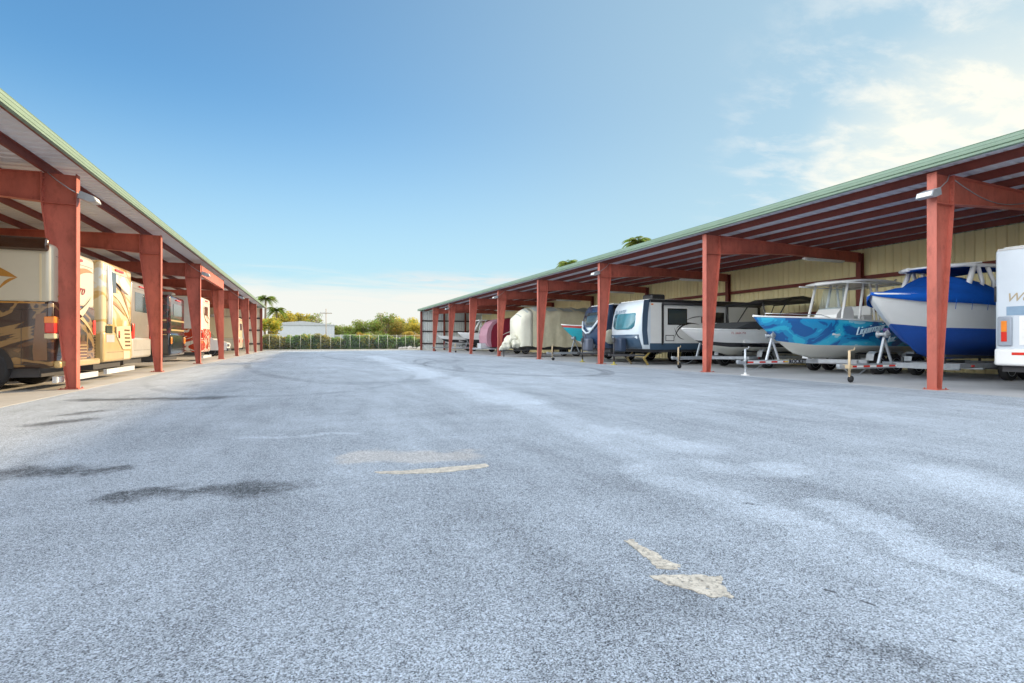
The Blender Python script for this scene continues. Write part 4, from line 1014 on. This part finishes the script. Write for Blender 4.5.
def leaves(m, c, rad, n, size, rnd, squash=.8):
    for _ in range(n):
        d = Vector((rnd.gauss(0, 1), rnd.gauss(0, 1), rnd.gauss(0, 1))).normalized()*(rnd.random()**.45)
        p = Vector(c)+Vector((d.x*rad, d.y*rad, d.z*rad*squash))
        a = Vector((rnd.uniform(-1, 1), rnd.uniform(-1, 1), rnd.uniform(-.6, .6))).normalized(); b_ = a.cross(Vector((rnd.uniform(-1, 1), rnd.uniform(-1, 1), 1))).normalized()
        s_ = size*rnd.uniform(.6, 1.3)
        m.mi = rnd.choice((0, 0, 1)) 
        m._f([m.b.verts.new(p+a*s_), m.b.verts.new(p+b_*s_*.55), m.b.verts.new(p-a*s_), m.b.verts.new(p-b_*s_*.55)])
def shrub_mesh(seed, mats):
    rnd = random.Random(seed); m = MB()
    for q in range(11): leaves(m, (rnd.uniform(-.75, .75), rnd.uniform(-.45, .45), .25+1.35*(q/10)), rnd.uniform(.42, .58), 170, .13, rnd)
    return m, mats
hy = SEND+3.4
protos = []
for k, (a, b_) in enumerate(((0, 1), (3, 0), (1, 2), (0, 2))):
    t = thing('shrub', '', 'shrub', (0, 0, 0), group='shrubs in the hedge behind the fence')
    m, ms = shrub_mesh(k+3, None); m.build('foliage', [LG[a], LG[b_]], t, fix=False)
    m = MB(); rnd = random.Random(k)
    for q in range(4): m.tube([(0, 0, 0), (rnd.uniform(-.3, .3), rnd.uniform(-.2, .2), .6), (rnd.uniform(-.6, .6), rnd.uniform(-.3, .3), 1.3)], [.03, .02, .01], 5)
    m.build('stem', BARK, t); protos.append(t)
HL = ['leafy shrub of the hedge just behind the far wire fence']
used = [False]*4; rnd = random.Random(11)
xs = [-9.5+i*.82 for i in range(32)]
for i, x in enumerate(xs):
    k = rnd.randrange(4); sc_ = rnd.uniform(.85, 1.12)
    loc = (x+rnd.uniform(-.15, .15), hy+rnd.uniform(-.3, .3), -.03); rz = rnd.choice((0, PI))+rnd.uniform(-.3, .3)
    if not used[k]:
        o = protos[k]; used[k] = True; o.location = loc; o.rotation_euler = (0, 0, rz); o.scale = (sc_, sc_, sc_)
    else: o = dup(protos[k], None, loc, rz, (sc_, sc_, sc_))
    o['label'] = HL[0]
# wire fence
t = thing('wire_fence', 'low wire mesh fence with pale posts along the end of the lane', 'fence', (0, SEND+2.1, 0))
POST = mat('pale_fence_post', (.55, .55, .42), .6)
for i in range(22):
    x = -9+i*1.15; MB().tube([(x, 0, -.03), (x, 0, 1.95)], .024, 8).tube([(x, 0, 1.95), (x, 0, 1.99)], [.03, .012], 8).build('post', POST, t)
MB().tube([(-9, 0, 1.90), (15.2, 0, 1.90)], .020, 6).tube([(-9, 0, .12), (15.2, 0, .12)], .012, 6).build('rail', POST, t)
m = MB(); x = -9
wy = .012
while x < 15.2:
    for sgn in (1, -1):
        xa, xb = (x, x+1.8) if sgn > 0 else (x+1.8, x)
        m._f([m.b.verts.new(p) for p in ((xa-.003, sgn*.002, .1), (xa+.003, sgn*.002, .1), (xb+.003, sgn*.002, 1.9), (xb-.003, sgn*.002, 1.9))])
    x += .13
solid(m.build('mesh', GALV, t), .004)
# grass strip
def grass(x0, x1, y0, y1, n, hgt, m_):
    rnd = random.Random(5); m = MB()
    for _ in range(n):
        x, y = rnd.uniform(x0, x1), rnd.uniform(y0, y1); a = rnd.uniform(0, PI); hh = hgt*rnd.uniform(.4, 1.2); dx, dy = math.cos(a)*.012, math.sin(a)*.012
        m._f([m.b.verts.new((x-dx, y-dy, -.03)), m.b.verts.new((x+dx, y+dy, -.03)), m.b.verts.new((x+rnd.uniform(-.05, .05), y+rnd.uniform(-.05, .05), hh))])
    o = m.build('grass', m_, None, fix=False); tag(o, 'short green grass along the foot of the far fence', 'grass', kind='stuff'); return o
grass(-9, 15, SEND+1.5, SEND+3.2, 14000, .16, leafmat('grass_blade', (.10, .18, .03)))
# pale low building
def at(px, Z):
    xc = (px-512)*Z/520; return (xc*math.cos(TH)+Z*math.sin(TH), Z*math.cos(TH)-xc*math.sin(TH))
bxy = at(302, 112)
t = thing('warehouse', 'low pale industrial building beyond the fence', 'building', (bxy[0], bxy[1], 0), 0)
WW = mat('pale_grey_cladding', (.50, .52, .54), .6, var=.06)
o = ribbed(13.2, (-6.6, 0, 0), (1, 0, 0), (0, 0, 4.6), (0, -1, 0), .6, .012).build('wall', WW, t); solid(o, .05)
bx('wall', WW, t, -6.58, 6.6, .06, 14, 0, 4.6)
MB().prism([(-6.9, 4.6), (6.9, 4.6), (6.9, 4.75), (0, 5.5), (-6.9, 4.9)], 'y', -.2, 14.2).build('roof', mat('weathered_white_roof', (.42, .43, .44), .6), t)
bx('window', GLS, t, 1.5, 3.0, -.06, -.045, 1.4, 2.4)
bx('lean_to', WW, t, 6.62, 12, 2, 10, 0, 2.6)
# trees
def tree(name, label, px, Z, top, wid, leafs, seed, trunk_h=.35, dens=1., cat='tree', group=None, lsz=None, bare=False):
    x, y = at(px, Z); rnd = random.Random(seed)
    t = thing(name, label, cat, (x, y, -.03), group=group)
    m = MB(); th = top*trunk_h
    m.tube([(0, 0, 0), (.05, 0, th*.5), (0, .05, th), (.1, 0, top*.7)], [top*.03, top*.022, top*.018, top*.006], 7)
    tips = []
    for k in range(9 if not bare else 16):
        a = rnd.uniform(0, 2*PI); z0 = th*rnd.uniform(.7, 1.4); q = rnd.uniform(.45, .95)
        e = Vector((math.cos(a)*wid*.5*q*.75, math.sin(a)*wid*.5*q*.75, top*rnd.uniform(.55, .93)))
        mid = Vector((e.x*.4, e.y*.4, (z0+e.z)/2)); m.tube([(0, 0, min(z0, top*.65)), mid, e], [top*.010, top*.007, top*.003], 5); tips.append(e)
        if bare:
            for j in range(4):
                f = e+Vector((rnd.uniform(-.5, .5), rnd.uniform(-.5, .5), rnd.uniform(.0, .6)))*wid*.25; m.tube([mid.lerp(e, .5), f], [top*.004, top*.0015], 4)
    m.build('trunk', BARK, t)
    m = MB()
    for e in tips:
        leaves(m, e, wid*rnd.uniform(.15, .24), int(260*dens), (lsz or top*.03), rnd, .7)
    for k in range(int(14*dens)): leaves(m, (rnd.uniform(-.4, .4)*wid, rnd.uniform(-.3, .3)*wid, top*rnd.uniform(.12, .85)), wid*.18, 220, (lsz or top*.03), rnd, .7)
    m.build('crown', leafs, t, fix=False)
    return t
Y_, O_, G_, D_ = LG[2], LG[1], LG[0], LG[3]
row = [(283, 128, 8.2, 8, [Y_, O_], 'yellow green tree behind the left end of the pale building'), (300, 132, 8.4, 9, [Y_, O_], 'yellow tree rising over the middle of the pale building roof'),
       (268, 75, 4.9, 4.4, [Y_, G_], 'yellow green tree low beside the left shelter end'),
       (343, 126, 5.6, 6, [O_, D_], 'small olive tree just right of the pale building'), (356, 122, 6.0, 6, [O_, G_], 'olive tree second right of the pale building'),
       (368, 118, 6.6, 7, [O_, G_], 'rounded olive green tree above the middle of the fence'), (382, 121, 7.2, 7.5, [G_, O_], 'green tree in the middle of the tree line'),
       (396, 116, 6.8, 7, [O_, LG[4]], 'orange tinged tree between the middle and the right shelter'), (405, 128, 7.9, 7, [Y_, G_], 'bright yellow green tree just left of the right shelter'),
       (416, 112, 5.8, 6, [Y_, O_], 'yellowish tree touching the end of the right shelter'), (428, 124, 6.0, 7, [O_, G_], 'olive tree half hidden by the end of the right shelter'),
       (362, 96, 3.2, 2.6, [LG[4], Y_], 'small orange tree above the fence'), (412, 92, 3.4, 3.4, [LG[4], Y_], 'orange shrub like tree low at the right shelter corner'),
       (330, 140, 5.5, 8, [D_, O_], 'dark tree showing behind the pale building'), (375, 100, 3.0, 5, [O_, D_], 'low dark bushy tree behind the fence')]
for i, (px, Z, top, wd, lf, lb) in enumerate(row):
    tree('broadleaf_tree', lb, px, Z, top*(.88 if px > 335 else 1), wd, lf, 100+i, .22, 1.0, group='trees beyond the fence')
tree('bare_tree', 'thin sparse tree with bare branches left of the utility pole', 315, 118, 7.6, 5, [O_, D_], 301, .4, .12, bare=True)
tree('bare_tree', 'sparse bare branched tree over the middle of the tree line', 386, 112, 7.4, 5, [O_, D_], 302, .4, .18, bare=True)
def palm(label, px, Z, top, seed, fr=2.2):
    x, y = at(px, Z); rnd = random.Random(seed)
    t = thing('palm_tree', label, 'palm tree', (x, y, -.03), group='palm trees')
    m = MB(); n = 10; m.tube([(math.sin(i/n*1.2)*.25, 0, (top-.6)*i/n) for i in range(n+1)], [.20-.07*i/n for i in range(n+1)], 9).build('trunk', BARK, t)
    c = Vector((math.sin(1.2)*.25, 0, top-.6)); m = MB()
    for k in range(44):
        a = k*2.4+rnd.uniform(-.2, .2); up = rnd.uniform(-.35, 1.15); L_ = fr*rnd.uniform(.8, 1.1); d = Vector((math.cos(a), math.sin(a), 0)); pts = []
        for i in range(9):
            q = i/8; pts.append(c+d*(L_*q*math.cos(up*.6))+Vector((0, 0, L_*(math.sin(up)*q-.75*q*q))))
        for i in range(8): m.mi = 0; m.tube([pts[i], pts[i+1]], .012, 3, False)
        sdv = d.cross(Vector((0, 0, 1)))
        for i in range(1, 9):
            for j in (0, .5):
                if i+j > 8: continue
                p = pts[i] if j == 0 else pts[i].lerp(pts[min(i+1, 8)], .5)
                for s_ in (-1, 1):
                    le = .55*math.sin(PI*min(1, (i+j)/8*.85+.12)); tip = p+sdv*s_*le*.8+d*le*.45+Vector((0, 0, -le*.35)); m.mi = rnd.choice((0, 1))
                    m._f([m.b.verts.new(p-d*.08), m.b.verts.new(p+d*.09), m.b.verts.new(tip)])
    m.build('crown', [G_, O_], t, fix=False); return t
palm('tall palm tree just past the end of the left shelter roof', 264, 78, 8.2, 1, 1.7)
palm('shorter palm tree right beside the tall one past the left shelter', 275, 80, 6.6, 2, 1.7)
palm('palm crown showing above the middle of the right shelter roof', 636, 52, 11.7, 3, 1.9)
palm('smaller palm crown above the far part of the right shelter roof', 567, 68, 11.9, 4, 1.7)
# utility pole
x, y = at(326, 84)
t = thing('utility_pole', 'thin wooden utility pole with crossarm behind the hedge', 'utility pole', (x, y, 0))
WOOD = mat('weathered_wood', (.34, .29, .23), .9, var=.25)
tb('pole', WOOD, t, [(0, 0, -.03), (0, 0, 6.4)], .07, 8); bx('crossarm', WOOD, t, -.9, .9, -.13, -.11+.06, 5.6, 5.72)
for k in (-.8, -.3, .3, .8): MB().lathe([(.01, 5.72), (.04, 5.72), (.05, 5.80), (.02, 5.86), (.01, 5.86)], (k, -.09, 0), 'z', 8).build('insulator', GALV, t)
# low pale boulders by the right corner
rnd = random.Random(9); ROCK = mat('pale_rock', (.50, .47, .42), .9, var=.25, bump=.6, bscale=6)
for i in range(6):
    m = MB(); r_ = bmesh.ops.create_icosphere(m.b, subdivisions=2, radius=.32+.06*(i % 3)); ph = rnd.uniform(0, 6)
    for v in r_['verts']: v.co *= 1+.18*math.sin(v.co.x*9+ph)*math.cos(v.co.y*8+ph); v.co.z *= .75
    o = m.build('boulder', ROCK, None, smooth=False); o.location = (11.0+i*.62, SEND+1.95+.2*(i % 2)-.1, .18)
    tag(o, 'pale rounded boulder in the row at the foot of the fence by the right shelter', 'boulder', 'boulders by the far fence')
